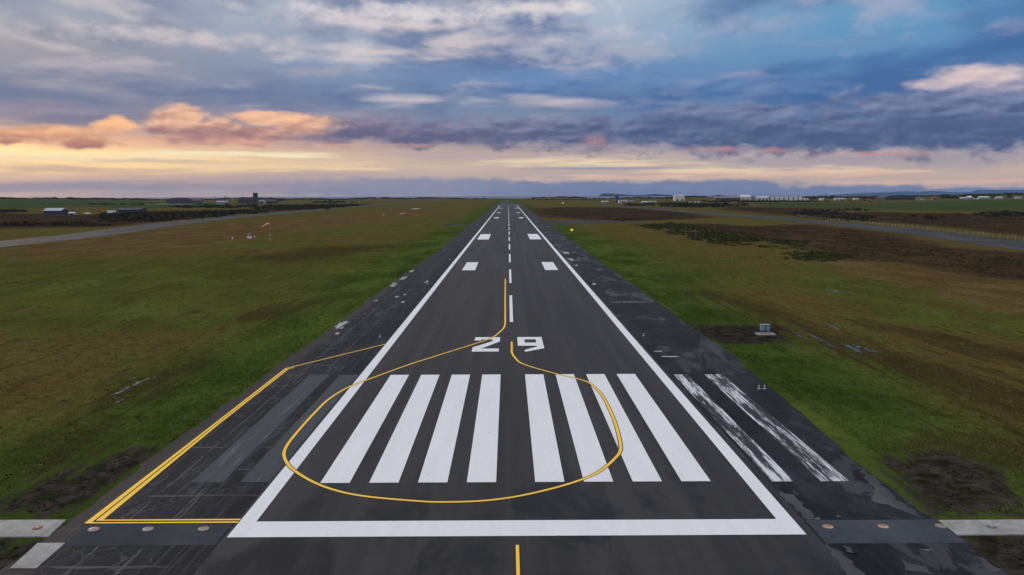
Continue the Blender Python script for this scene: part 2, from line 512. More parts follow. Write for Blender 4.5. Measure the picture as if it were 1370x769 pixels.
def grass_fn(blade):
    def fn(t, b, pos):
        x, y, z = t.sep(pos)
        P2 = t.vec(x, y, 0.0)
        big = t.noise(P2, 1/48., 5, .6, .4)
        med = t.noise(t.vec(x+31., y*.45, 2.), 1/9., 6, .62, .4)
        fine = t.noise(P2, 1/1.3, 6, .72)
        tiny = t.noise(P2, 3.2, 3, .6)
        mow = t.noise(t.vec(x*.75, y*.06, 5.), 1., 5, .62, .5)           # swathes along the strip
        brk = (med-.5)*.55+(fine-.5)*.35
        ax = (x.abs()-24.0)
        fringe = (ax*(1/16.)+(big-.5)*2.6+(mow-.5)*1.0).sm(1.15, .15)     # greener beside the pavement
        green = t.mix(med.sm(.35, .68), (.042, .066, .013), (.092, .122, .024))
        olive = t.mix((mow*.6+fine*.4).sm(.36, .64), (.122, .080, .028), (.122, .102, .028))
        patch = (big*.62+mow*.38).sm(.47, .57)
        patch = (patch+(t.attr('verdant')+brk*1.2+(mow-.5)).sm(.35, .75)*.9).clamp()
        c = t.mix((fringe+patch*.72).clamp(), olive, green)
        bare = ((mow*.55+med*.45)-big*.18).sm(.46, .535)                  # worn brown bands
        c = t.mix(bare*.75*ax.sm(2.0, 14.0), c, (.058, .036, .015))
        dry = (t.attr('dry')+brk*.9).sm(.42, .72)
        c = t.mix(dry*.85, c, t.mix(med.sm(.36, .64), (.105, .060, .028), (.150, .100, .042)))
        lush = (t.attr('lush')+brk*.3).sm(.40, .60)
        c = t.mix(lush*.9, c, t.mix(big.sm(.4, .6), (.040, .064, .024), (.064, .086, .030)))
        heath = (t.attr('heath')+brk*1.6+(big-.5)*1.0).sm(.26, .56)
        c = t.mix(heath*.92, c, t.mix((fine*.5+med*.5).sm(.42, .60), (.026, .020, .014), (.075, .046, .028)))
        trk = (t.attr('track')+brk*.4).sm(.40, .60)
        c = t.mix(trk*.85, c, (.080, .076, .074))
        rut = (t.attr('rut')+(mow-.5)*2.6+brk*.6).sm(.36, .72)
        c = t.mix(rut*.72, c, (.046, .031, .016))
        mud_and_dark = (t.attr('mud_and_dark')+brk*2.6+(mow-.5)*1.0).sm(.40, .64)
        c = t.mix(mud_and_dark*.94, c, t.mix(fine.sm(.36, .62), (.015, .013, .011), (.052, .040, .036)))
        c = t.scale(c, tiny*.9+fine*1.25+(mow-.5)*.8+(big-.5)*.5-.19)
        if blade:
            oi = t.noise(P2, 14., 1, .5)
            c = t.scale(c, oi*1.6+.75)
        t.link(c, b.inputs['Base Color'])
        b.inputs['Roughness'].default_value = .85
        b.inputs['Specular IOR Level'].default_value = 0.0
        if not blade:
            bump(t, b, fine*.6+tiny*.3+med*1.2, .35, .9)
    return fn


M_GRASS = mat('grass_field', grass_fn(False))
M_BLADE = mat('grass_blades', grass_fn(True))
ground = struct(link('ground', me, M_GRASS))

# sea beyond the dunes
vs = [(0, 3300, -8)]; n = 96
vs += [(16500*math.sin(2*math.pi*i/n), 16500*math.cos(2*math.pi*i/n), -8) for i in range(n)]
def sea_fn(t, b, pos):
    x, y, z = t.sep(pos)
    w = t.noise(t.vec(x*.01, y*.03, 0.), 1., 5, .6)
    t.link(t.mix(w, (.030, .045, .065), (.060, .078, .10)), b.inputs['Base Color'])
    b.inputs['Roughness'].default_value = .5; b.inputs['Specular IOR Level'].default_value = .3
    bump(t, b, t.noise(pos, .12, 4, .6), 1.2, .6)
sea = struct(mesh('sea', [(0, 0, -8.)]+[(16500*math.sin(2*math.pi*i/n), 16500*math.cos(2*math.pi*i/n), -8.) for i in range(n)],
                  [(0, (i+1) % n+1, i+1) for i in range(n)], mat('sea_water', sea_fn)))

# ------------------------------------------------------------------ far hills across the water
def hills(name, prof, D, depth, c0, c1):
    prof = [azel(u, v) for u, v in prof]
    A0, A1 = prof[0][0], prof[-1][0]
    na, nr = 160, 9
    vs = []
    for j in range(nr):
        for i in range(na+1):
            a = A0+(A1-A0)*i/na
            for k in range(len(prof)-1):
                if prof[k][0] <= a <= prof[k+1][0]: break
            f = (a-prof[k][0])/(prof[k+1][0]-prof[k][0])
            e = prof[k][1]+(prof[k+1][1]-prof[k][1])*f
            hgt = max(0.0, math.tan(R(e))*D+H0+8.2)
            s = math.sin(math.pi*j/(nr-1))
            wob = 1+.14*math.sin(a*7.3+j)+.10*math.sin(a*17.+j*2.1)
            r = D+(j/(nr-1)-.5)*depth
            vs.append((r*math.sin(R(a)), r*math.cos(R(a)), -8.2+hgt*(s**.8)*(wob if j != nr//2 else 1+.03*math.sin(a*13))))
    fs = [(j*(na+1)+i, j*(na+1)+i+1, (j+1)*(na+1)+i+1, (j+1)*(na+1)+i) for j in range(nr-1) for i in range(na)]
    def fn(t, b, pos):
        t.link(t.mix(t.noise(pos, 1/900., 5, .6).sm(.4, .6), c0, c1), b.inputs['Base Color'])  # base colours carry painted-in blue of the distance haze
        b.inputs['Roughness'].default_value = .95; b.inputs['Specular IOR Level'].default_value = 0.0
    return struct(mesh(name, vs, fs, mat(name, fn), smooth=True))


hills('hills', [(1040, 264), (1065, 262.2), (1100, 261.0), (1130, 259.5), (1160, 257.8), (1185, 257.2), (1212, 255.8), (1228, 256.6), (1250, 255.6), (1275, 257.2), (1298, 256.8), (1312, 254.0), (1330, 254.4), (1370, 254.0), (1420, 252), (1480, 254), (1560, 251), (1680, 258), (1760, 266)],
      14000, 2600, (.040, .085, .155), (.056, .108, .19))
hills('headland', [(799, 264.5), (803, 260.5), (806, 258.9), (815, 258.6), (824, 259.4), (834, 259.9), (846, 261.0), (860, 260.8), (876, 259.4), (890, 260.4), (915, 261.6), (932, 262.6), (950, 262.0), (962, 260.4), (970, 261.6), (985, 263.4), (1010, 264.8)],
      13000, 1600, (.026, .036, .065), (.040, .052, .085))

# ------------------------------------------------------------------ runway and pavements
def sheet(name, rects, z, m, parent=None, step=None, jit=0.0):
    """flat painted or paved sheet made of quads (x0,x1,y0,y1)"""
    vs = []; fs = []
    for (x0, x1, y0, y1) in rects:
        k = len(vs); vs += [(x0, y0, z), (x1, y0, z), (x1, y1, z), (x0, y1, z)]; fs.append((k, k+1, k+2, k+3))
    return mesh(name, vs, fs, m, parent)


def strip(name, left, right, z, m, parent=None):
    """sheet between two polylines of the same length"""
    n = len(left)
    vs = [(x, y, z) for x, y in left]+[(x, y, z) for x, y in right]
    return mesh(name, vs, [(i, n+i, n+i+1, i+1) for i in range(n-1)], m, parent)


def ribbon(pts, w, z):
    """constant-width painted line along a polyline; returns verts, faces"""
    vs = []; n = len(pts)
    for i, p in enumerate(pts):
        a = Vector(pts[max(i-1, 0)]); c = Vector(pts[min(i+1, n-1)]); d = (c-a).normalized()
        q = Vector((-d.y, d.x))
        if 0 < i < n-1:
            d1 = (Vector(p)-a).normalized(); q1 = Vector((-d1.y, d1.x)); k = 1/max(.5, q.dot(q1))
        else: k = 1
        vs += [(p[0]+q.x*w*.5*k, p[1]+q.y*w*.5*k, z), (p[0]-q.x*w*.5*k, p[1]-q.y*w*.5*k, z)]
    return vs, [(2*i, 2*i+1, 2*i+3, 2*i+2) for i in range(n-1)]


def spline(P, m=8):
    out = []
    for i in range(len(P)-1):
        p0, p1, p2, p3 = [Vector(P[max(0, min(len(P)-1, i+k))]) for k in (-1, 0, 1, 2)]
        for j in range(m):
            t = j/m
            q = .5*((2*p1)+(p2-p0)*t+(2*p0-5*p1+4*p2-p3)*t*t+(3*p1-p0-3*p2+p3)*t**3)
            out.append((q.x, q.y))
    return out+[tuple(P[-1])]


def new_asphalt(t, b, pos):
    x, y, z = t.sep(pos)
    lane = t.noise(t.vec(x*.55, y*.012, 1.), 1., 4, .6)
    blot = t.noise(t.vec(x*.5, y*.16, 4.), .6, 5, .62, .6)
    grain = t.noise(t.vec(x, y, 0.), 7., 3, .7)
    agg = t.noise(t.vec(x, y, 0.), 1.3, 4, .6)
    c = t.mix(lane.sm(.3, .7), (.031, .030, .033), (.047, .045, .048))
    near = y.sm(66.0, 34.0)
    oil = blot.sm(.50, .66)*(near*.85+.10)
    c = t.mix(oil, c, (.017, .018, .022))
    tyre = t.noise(t.vec(x*1.6, y*.008, 8.), 1., 3, .6).sm(.52, .72)*y.sm(70.0, 200.0)*x.abs().sm(10.0, 3.0)
    c = t.mix(tyre*.45, c, (.022, .021, .023))
    joint = ((x+.35)*(1/3.75)).frac()
    jl = (joint-.5).abs().sm(.492, .499)
    c = t.mix(jl*.35*agg.sm(.35, .6), c, (.022, .022, .026))
    cross = t.noise(t.vec(y*.35, 0., 2.), 1., 2, .5).sm(.60, .66)*t.noise(t.vec(x*.2, y*.5, 0.), 1., 3).sm(.45, .6)
    c = t.mix(cross*.4, c, (.026, .026, .03))
    c = t.scale(c, grain*.45+agg*.5+.53)
    t.link(c, b.inputs['Base Color'])
    t.link(agg*.16+.66, b.inputs['Roughness'])
    b.inputs['Specular IOR Level'].default_value = .10
    bump(t, b, grain+agg*.6, .012, .5)


def old_asphalt(t, b, pos):
    x, y, z = t.sep(pos)
    wob = t.noise(t.vec(x, y, 0.), .35, 3, .6)-.5
    grain = t.noise(t.vec(x, y, 0.), 6., 3, .7)
    agg = t.noise(t.vec(x, y*.5, 3.), .9, 5, .62)
    blot = t.noise(t.vec(x*.35, y*.10, 4.), 1., 6, .62, .6)
    lside = x.sm(-14.0, -16.0)
    c = t.mix(blot.sm(.38, .62), (.0095, .0110, .0155), (.019, .0212, .028))
    c = t.mix(lside*.45, c, (.012, .0135, .018))
    # longitudinal joints and wandering cracks
    j = (((x+wob*.35)*(1/2.35)).frac()-.5).abs().sm(.466, .490)
    cr = t.voro_edge(t.vec(x*.42+wob*.9, y*.22+wob*.6, 0.), 1.0).sm(.020, .004)
    cr2 = t.voro_edge(t.vec(x*1.1+wob, y*.8+wob, 4.), 1.0).sm(.030, .006)*t.noise(t.vec(x*.2, y*.08, 9.), 1., 3).sm(.50, .62)
    cr3 = t.voro_edge(t.vec(x*.9+wob*1.6, y*.34+wob*1.2, 11.), 1.0).sm(.035, .008)
    tr_ = ((y*(1/4.6)+wob*.10).frac()-.5).abs().sm(.458, .488)*t.noise(t.vec(x*.3, y*.9, 5.), 1., 2).sm(.48, .56)
    crk = (j*agg.sm(.36, .50)).mx(cr*agg.sm(.46, .60)*.6).mx(cr2*.5).mx(cr3*agg.sm(.48, .62)*.55).mx(tr_)
    c = t.mix(crk*(lside*.60+.05), c, (.11, .112, .118))
    grv = t.noise(t.vec(x*3.2, y*.13, 15.), 1., 5, .68, .2).sm(.50, .66)*t.noise(t.vec(x*.25, y*.06, 16.), 1., 3).sm(.40, .58)
    c = t.mix(grv*(lside*.60+.10), c, (.095, .096, .104))
    c = t.mix(x.sm(-18.2, -16.6)*lside*.55, c, (.010, .011, .014))
    dirt = (t.noise(t.vec(x*.5, y*.07, 7.), 1., 5, .65)).sm(.52, .68)
    c = t.mix(dirt*(lside*.30+.03), c, (.050, .050, .057))
    edge = (x.abs()+wob*1.6).sm(22.3, 23.2)*lside
    c = t.mix(edge*.8, c, (.048, .040, .041))
    # dusty worn patches by the eastern edge
    worn = (t.noise(t.vec(x*.45, y*.22, 12.), 1., 5, .62, .4)+(x.sm(17.0, 23.0)*.14)+(y.sm(60.0, 34.0)*.05)).sm(.665, .70)*x.sm(14.5, 17.0)*y.sm(66.0, 50.0)
    c = t.mix(worn*.75, c, (.060, .058, .062))
    c = t.scale(c, grain*.5+agg*.6+.45)
    t.link(c, b.inputs['Base Color'])
    wet = (t.noise(t.vec(x*.30, y*.075, 21.), 1., 5, .6, .8)).sm(.50, .64)*x.sm(12.0, 16.0)*y.sm(40.0, 100.0, .45, 1.0)
    t.link((agg*.18+.62)-wet*.16, b.inputs['Roughness'])
    t.link(wet*.13+.06, b.inputs['Specular IOR Level'])
    bump(t, b, grain+agg*.8-crk*.7, .014, .5)


def road_fn(c0, c1):
    def fn(t, b, pos):
        x, y, z = t.sep(pos)
        f = t.noise(t.vec(x*.12, y*.03, 0.), 1., 5, .6); g = t.noise(pos, 1.5, 4, .65)
        t.link(t.scale(t.mix(f.sm(.38, .62), c0, c1), g*.6+.7), b.inputs['Base Color'])
        b.inputs['Roughness'].default_value = .8; b.inputs['Specular IOR Level'].default_value = .03
    return fn


def paint_fn(c, wear=.25, streak=0.0):
    def fn(t, b, pos):
        x, y, z = t.sep(pos)
        n1 = t.noise(t.vec(x*1.2, y*.12, 0.), 1., 5, .6); g = t.noise(pos, 5., 3, .7); sc = t.noise(t.vec(x*3., y*3., 2.), 1., 5, .7)
        q = t.scale(c, (n1-.5)*.5*wear+(g-.5)*.35*wear+1.0)
        q = t.mix(sc.sm(.62, .72)*wear*1.6, q, (.09, .09, .095))
        t.link(q, b.inputs['Base Color']); b.inputs['Roughness'].default_value = .62
        b.inputs['Specular IOR Level'].default_value = .08
    return fn


def worn_fn(c, lo, hi, base=(.030, .032, .040), ghost=.0):
    """paint that has flaked off in long scrapes, the old surface showing through"""
    def fn(t, b, pos):
        x, y, z = t.sep(pos)
        s1 = t.noise(t.vec(x*2.4, y*.10, 3.), 1., 5, .62, .25); s2 = t.noise(t.vec(x*11., y*.7, 5.), 1., 5, .7); bl = t.noise(t.vec(x*.6, y*.09, 9.), 1., 3, .6)
        f = (s1*.5+s2*.28+bl*.22).sm(lo, hi)
        q = t.mix(f, t.mix(ghost, base, (.11, .115, .13)), c)
        t.link(t.scale(q, t.noise(pos, 5., 3, .7)*.5+.75), b.inputs['Base Color']); b.inputs['Roughness'].default_value = .62; b.inputs['Specular IOR Level'].default_value = .08
    return fn


M_NEW = mat('new_asphalt', new_asphalt); M_OLD = mat('old_asphalt', old_asphalt)
M_ROAD = mat('taxiway_asphalt', road_fn((.046, .046, .050), (.072, .072, .075)))
M_WHITE = mat('white_paint', paint_fn((.77, .77, .775), .40))
M_YEL = mat('yellow_paint', paint_fn((.98, .60, .075), .25))
M_BLK = mat('black_outline_paint', paint_fn((.035, .022, .010), .3))

# the old full-width pavement, its edge eaten into by turf
def edge(side, ys):
    out = []
    for y in ys:
        s = 1 if y < 250 else .3
        w = (-24.4 if side < 0 else 24.0)
        if side < 0 and y < 130: w = -24.4+.4*smooth(60, 130, y)
        if side < 0 and y > 90: w += 1.6*smooth(90, 260, y)
        if side > 0: w = float(np.interp(y, [0, 42, 52, 64, 88, 112], [22.65, 22.65, 22.5, 23.1, 24.2, 24.0]))
        w += s*(rng.normal()*.07+.10*math.sin(y*.21+side)+.06*math.sin(y*.83))
        out.append((w, y))
    return out
ys = list(np.arange(-90, 260, 1.2))+list(np.arange(260, 1200, 12))+[1400, 1800, 2300, 2800, 3060]
old = struct(strip('old_pavement', edge(-1, ys), edge(1, ys), .0, M_OLD)); old.location.z = .012
runway = struct(sheet('runway', [(-15.16, 15.5, -90, 60), (-15.12, 15.3, 60, 3050)], .016, M_NEW))
ZP = .022; ZY = .027

k = 0
for side in (-1, 1):
    for i in range(4):
        x0 = side*(1.2+3*i); x0, x1 = sorted((x0, x0+side*1.8))
        sheet('threshold_stripe', [(x0, x1, 48.0, 78.0)], ZP, M_WHITE, runway)
sheet('threshold_bar', [(-14.1, 14.1, 40.1, 42.12)], ZP, M_WHITE, runway)
sheet('edge_line', [(-15.0, -14.1, 40.1, 1390)], ZP, M_WHITE, runway)
sheet('edge_line', [(14.1, 15.0, 40.1, 1390)], ZP, M_WHITE, runway)
for i in range(25):
    y0 = 111.05+50*i
    sheet('centreline_dash', [(-.23, .23, y0, y0+30)], ZP, M_WHITE, runway)
for (a, b_, y0, y1) in ((8.25, 11.3, 189, 211.6), (8.2, 12.8, 321, 365.3), (7.8, 11.2, 615, 640), (8.1, 11.1, 795, 818), (8.2, 12.6, 1070, 1105)):
    for s in (-1, 1):
        x0, x1 = sorted((s*a, s*b_))
        sheet('touchdown_block', [(x0, x1, y0, y1)], ZP, M_WHITE, runway)
sheet('end_line', [(-13.5, 13.5, 1388, 1393)], ZP, M_WHITE, runway)

# digits, outlined from the survey of the paint: x to the right, y along the runway
DIG2 = [[(-4.53, 99.0), (-1.46, 99.0), (-1.46, 96.0), (-3.58, 91.5), (-1.52, 91.5), (-1.54, 89.75), (-4.58, 89.75), (-4.58, 92.3), (-2.35, 96.2), (-2.35, 97.4), (-3.75, 97.4), (-3.75, 96.7), (-4.53, 96.7)]]
DIG9 = [[(.67, 99.0), (3.68, 99.0), (2.90, 97.4), (1.52, 97.4)], [(3.68, 99.0), (3.69, 91.6), (2.88, 92.6), (2.90, 97.4)], [(2.89, 95.2), (2.88, 93.2), (.68, 93.2), (1.52, 95.2)],
        [(.67, 99.0), (1.52, 97.4), (1.52, 95.2), (.68, 93.2)], [(3.69, 91.6), (1.45, 89.5), (1.40, 90.6), (2.88, 92.6)]]
for polys in (DIG2, DIG9):
    vs = []; fs = []
    for p in polys:
        k = len(vs); vs += [(x, y, ZP) for x, y in p]; fs.append(tuple(k+i for i in range(len(p)-1, -1, -1)))
    mesh('runway_number', vs, fs, M_WHITE, runway)

# yellow guide lines with their dark outlines
def yline(name, pts, w=.30, parent=runway, outline=True):
    v, f = ribbon(pts, w, ZY)
    o = mesh(name, v, f, M_YEL, parent)
    if outline:
        v, f = ribbon(pts, w+.12, ZY-.0025); mesh('black_outline', v, f, M_BLK, o)
    return o
lead = spline([(-1.05, 169.2), (-.98, 140), (-.88, 112), (-.95, 107.5), (-1.3, 104.3), (-2.74, 98.0), (-7.17, 89.56), (-10.61, 83.2), (-13.2, 77.6), (-15.07, 73.2), (-15.95, 69.0), (-16.18, 64.5), (-16.2, 58.5), (-16.02, 54.9),
              (-15.42, 52.6), (-14.12, 50.2), (-11.82, 47.55), (-9.25, 45.9), (-5.62, 44.95), (-3.89, 44.8), (-1.75, 45.0), (.42, 45.8), (3.19, 47.6), (5.25, 49.7), (6.68, 52.4), (7.3, 54.2), (7.6, 57.0), (7.85, 62.0), (7.84, 68.5), (7.55, 72.0), (6.8, 75.1),
              (4.12, 78.4), (1.11, 82.9), (.25, 86.4), (-.04, 89.2), (-.04, 92.0), (-.04, 95.9)], 6)
yline('turn_line', lead, .22)
yline('turn_line', [(0, 39.0), (0, 20), (0, -60)], .17)
for off in (0.0, .35):
    c0 = [(-15.05, 42.05+off), (-23.15+off*1.25, 42.05+off), (-23.15+off*.75, 60.0), (-23.15+off*.75, 81.2-off*.6)]
    if off == 0: c0 += [(-15.0, 94.6)]
    else: c0 += [(-22.4, 81.7)]
    yline('pavement_limit_line', c0, .19)

# ghosts of the older, wider threshold
M_GHOST = mat('blacked_out_paint', worn_fn((.20, .205, .22), .52, .66, (.028, .031, .040), .30))
M_FLAKE = mat('flaked_white_paint', worn_fn((.66, .67, .68), .475, .56, (.016, .018, .024), .16))
for x0, x1 in ((-20.0, -18.05), (-17.0, -15.2)): struct(sheet('old_marking', [(x0, x1, 48.2, 78.0)], ZP-.002, M_GHOST))
for x0, x1 in ((15.75, 17.1), (18.75, 20.5)): struct(sheet('old_marking', [(x0, x1, 47.9, 77.7)], ZP-.002, M_FLAKE))
# cross strips where the approach light cables run
M_PATCH = mat('patched_strip', road_fn((.040, .044, .055), (.060, .064, .075)))
M_PATCH2 = mat('patched_strip_blue', road_fn((.046, .054, .069), (.070, .079, .095)))
struct(sheet('trench_patch', [(-23.0, -15.3, 39.15, 41.85)], ZP-.003, M_PATCH))
struct(sheet('trench_patch', [(15.6, 22.75, 39.0, 41.95)], ZP-.003, M_PATCH2))
def conc_fn(t, b, pos):
    x, y, z = t.sep(pos)
    n1 = t.noise(pos, .8, 5, .6); n2 = t.noise(pos, 6., 4, .65)
    j = ((x*(1/3.1)).frac()-.5).abs().sm(.493, .499)
    c = t.mix(n1.sm(.35, .68), (.24, .23, .215), (.36, .35, .325))
    c = t.mix(j*.8, c, (.07, .065, .06))
    t.link(t.scale(c, n2*.5+.75), b.inputs['Base Color']); b.inputs['Roughness'].default_value = .85
    bump(t, b, n2, .01, .4)
M_CONC = mat('weathered_concrete', conc_fn)
def slab(name, pts, z0, z1, m=M_CONC):
    n = len(pts)
    vs = [(x, y, z0) for x, y in pts]+[(x, y, z1) for x, y in pts]
    return mesh(name, vs, [tuple(range(n, 2*n))]+[(i, (i+1) % n, n+(i+1) % n, n+i) for i in range(n)], m)
struct(slab('concrete_path', [(-60, 40.3), (-24.3, 40.3), (-24.6, 42.5), (-60, 42.5)], -.03, .035))
struct(slab('concrete_path', [(22.75, 39.95), (70, 39.95), (70, 41.85), (22.75, 41.85)], -.03, .035))
struct(slab('concrete_path', [(-24.1, 36.7), (-22.85, 36.7), (-23.0, 39.5), (-24.4, 39.5)], -.03, .04))
# parallel taxiways either side
tl = [(-190, -400), (-190, 150), (-190, 300), (-193, 370), (-207, 460), (-226, 620), (-234, 860), (-248, 1450), (-268, 2600), (-285, 3400)]
tr = [(150, -400), (160, 80), (166, 200), (173, 268), (186, 350), (194, 440), (196, 570), (187, 740), (174, 1100), (160, 1500)]
def taxi(name, P, w):
    c = spline(P, 10)
    v, f = ribbon(c, w, .012); return struct(mesh(name, [(a, b_, float(relief(a, b_))+.02) for a, b_, _ in v], f, M_ROAD))
taxi('taxiway', tl, 25); taxi('taxiway', tr, 23)
# ------------------------------------------------------------------ vegetation
def leaf_cloud(C, RX, RY, RZ, K, size):
    """many leaf-clump faces spread through the upper half of each bush; arrays of bushes"""
    n = len(C)
    d = rng.normal(size=(n, K, 3)); d /= np.linalg.norm(d, axis=2, keepdims=True)+1e-9
    d[:, :, 2] = np.abs(d[:, :, 2])
    rad = rng.uniform(.55, 1.08, (n, K, 1))**.7
    lump = 1+.28*np.sin(d[:, :, :1]*5+np.arange(n)[:, None, None]*1.7)*np.cos(d[:, :, 1:2]*6)
    P = C[:, None, :]+d*rad*lump*np.stack([RX, RY, RZ], -1)[:, None, :]
    a = rng.normal(size=(n, K, 3)); a /= np.linalg.norm(a, axis=2, keepdims=True)+1e-9
    b = np.cross(a, d); b /= np.linalg.norm(b, axis=2, keepdims=True)+1e-9
    s = size[:, None, None]*rng.uniform(.6, 1.4, (n, K, 1))
    tri = np.stack([P+a*s, P-a*s*.6+b*s, P-a*s*.5-b*s*.9], 2)
    return tri.reshape(-1, 3)


def tri_mesh(name, V3, m, parent=None, loc=(0, 0, 0)):
    me = bpy.data.meshes.new(name); n = len(V3)
    me.vertices.add(n); me.vertices.foreach_set('co', V3.astype('f4').ravel())
    me.loops.add(n); me.loops.foreach_set('vertex_index', np.arange(n, dtype='i4'))
    me.polygons.add(n//3); me.polygons.foreach_set('loop_start', np.arange(0, n, 3, dtype='i4'))
    me.update(calc_edges=True)
    return link(name, me, m, parent, loc)


def leaf_mat(name, c0, c1, sc=.5):
    def fn(t, b, pos):
        n1 = t.noise(pos, .22, 4, .6); n2 = t.noise(pos, sc*3, 3, .6)
        t.link(t.mix((n1*.6+n2*.4).sm(.36, .64), c0, c1), b.inputs['Base Color'])
        b.inputs['Roughness'].default_value = .9; b.inputs['Specular IOR Level'].default_value = 0.0
    return mat(name, fn)


M_GORSE = leaf_mat('gorse', (.034, .040, .016), (.072, .080, .030))
M_SCRUB = leaf_mat('dark_scrub', (.024, .025, .018), (.056, .052, .034))
M_HEATHER = leaf_mat('heather', (.050, .032, .020), (.105, .066, .040), .3)
M_RUSH = leaf_mat('rushes', (.075, .060, .020), (.110, .090, .036), .3)


def scatter(polys, n, pad=0.0):
    out = []
    A = []
    for p in polys:
        q = np.array(p); A.append(abs(np.sum(q[:, 0]*np.roll(q[:, 1], -1)-np.roll(q[:, 0], -1)*q[:, 1]))/2)
    A = np.array(A)/sum(A)
    for p, a in zip(polys, A):
        q = np.array(p); lo, hi = q.min(0), q.max(0); want = max(6, int(n*a)); got = np.zeros((0, 2))
        for _ in range(40):
            c = rng.uniform(lo, hi, (want*3, 2)); c = c[sdist(p, c[:, 0], c[:, 1]) > pad]
            got = np.vstack([got, c])
            if len(got) >= want: break
        out.append(got[:want])
    return np.vstack(out)


def scrub(name, px, n, h, r, m, K=30, clump=True):
    polys = [gpoly(q) for q in px] if px and not isinstance(px[0][0][0], float) else px
    XY = scatter(polys, n)
    if clump:      # ragged: thin the outline out in clumps
        f = np.sin(XY[:, 0]*.11+1.3)*np.sin(XY[:, 1]*.05+.4)+np.sin(XY[:, 0]*.31)*.6*np.sin(XY[:, 1]*.14+2)+rng.normal(size=len(XY))*.5
        dd = np.concatenate([np.maximum.reduce([sdist(p, XY[:, 0], XY[:, 1]) for p in polys])]); wd = .06*np.hypot(XY[:, 0], XY[:, 1])
        XY = XY[(f > -.35) & (rng.random(len(XY)) < .12+np.clip(dd/wd, 0, 1)*1.2)]
    k = len(XY)
    hh = h*rng.uniform(.45, 1.25, k); rr = r*rng.uniform(.6, 1.5, k)
    C = np.column_stack([XY, relief(XY[:, 0], XY[:, 1])-.05])
    return stuff(tri_mesh(name, leaf_cloud(C, rr, rr*rng.uniform(.8, 1.5, k), hh, K, rr*.30), m))


scrub('scrub', [[(-60, 299), (40, 298.6), (152, 299), (150, 302.5), (40, 303.6), (-60, 304)], [(-60, 281), (36, 281), (34, 284), (-60, 285)]], 900, 1.7, 2.2, M_SCRUB)
scrub('scrub', [[(132, 286), (240, 284), (335, 281.5), (336, 285.5), (255, 294), (160, 298.5), (130, 296)]], 1700, 2.0, 2.6, M_SCRUB)
scrub('scrub', [[(225, 276.2), (300, 275.6), (345, 274.6), (345, 278.4), (300, 278.4), (225, 278)], [(300, 284.3), (345, 283.4), (368, 284.6), (340, 287.3), (305, 287.5)], [(340, 276), (420, 274.6), (475, 273.8), (482, 275.4), (440, 280), (340, 281)]], 1500, 2.6, 3.2, M_SCRUB)
scrub('scrub', [[(350, 268.5), (380, 267.3), (378, 270.6), (350, 271.3)], [(412, 270.4), (445, 269.2), (478, 270.6), (475, 272.4), (415, 272.2)], [(560, 265.2), (640, 265.4), (640, 266.2), (560, 266)]], 500, 3.4, 6.0, M_GORSE)
scrub('gorse', [[(846, 302), (900, 297.5), (945, 305), (1022, 315), (1034, 332), (965, 328), (930, 321), (890, 311)], [(820, 293), (862, 292.4), (856, 296), (822, 296)]], 2600, .55, .9, M_GORSE, 30)
scrub('gorse', [[(1018, 318), (1085, 322), (1092, 335), (1030, 333)], [(1045, 337), (1120, 336), (1152, 344), (1110, 351), (1050, 347)], [(1332, 341), (1342, 340.5), (1344, 345), (1333, 345.5)]], 1500, .36, .7, M_GORSE, 26)
scrub('scrub', [[(826, 273), (905, 271.6), (1000, 273), (1005, 276.6), (920, 278.2), (840, 275.4)], [(940, 268.8), (1000, 268.6), (1110, 268.8), (1110, 270.2), (1000, 270.8), (940, 270.8)]], 1200, 2.6, 3.6, M_SCRUB)
scrub('scrub', [[(1042, 286), (1075, 281.5), (1112, 281), (1182, 292), (1165, 298), (1100, 294.5)], [(1270, 287), (1330, 283), (1440, 283), (1440, 289), (1320, 290.5)], [(1115, 279.5), (1165, 279.8), (1160, 283), (1118, 283)], [(1215, 288), (1268, 289), (1262, 295), (1210, 293)]], 1300, 1.3, 1.9, M_SCRUB)
scrub('dune_scrub', [[(-2100., 3120.), (-900., 3060.), (-60., 3180.), (-60., 3330.), (-900., 3330.), (-2100., 3330.)], [(60., 3180.), (1000., 3020.), (2100., 3000.), (2100., 3300.), (900., 3330.), (60., 3330.)]], 2600, 3.2, 8.0, M_SCRUB, 26)
scrub('scrub', [[(96, 272.2), (215, 273), (214, 274.6), (96, 274)], [(260, 272.4), (330, 272.8), (330, 274.2), (262, 274)], [(380, 266.4), (470, 266.2), (470, 267.4), (380, 267.8)], [(700, 267.2), (800, 267.0), (800, 267.9), (700, 268.2)], [(1120, 268.6), (1185, 268.4), (1184, 269.4), (1120, 269.6)]], 700, 2.2, 4.0, M_SCRUB)
XY = scatter(HEATH, 15000, 4.)
XY = XY[np.sin(XY[:, 0]*.06+1)*np.sin(XY[:, 1]*.033)+np.sin(XY[:, 0]*.17+XY[:, 1]*.05)*.5+rng.normal(size=len(XY))*.45 > -.1]
stuff(tri_mesh('heather', leaf_cloud(np.column_stack([XY, relief(XY[:, 0], XY[:, 1])-.05]), rng.uniform(.3, 1.2, len(XY)), rng.uniform(.3, 1.2, len(XY)), rng.uniform(.10, .34, len(XY)), 16, rng.uniform(.12, .30, len(XY))), M_HEATHER))

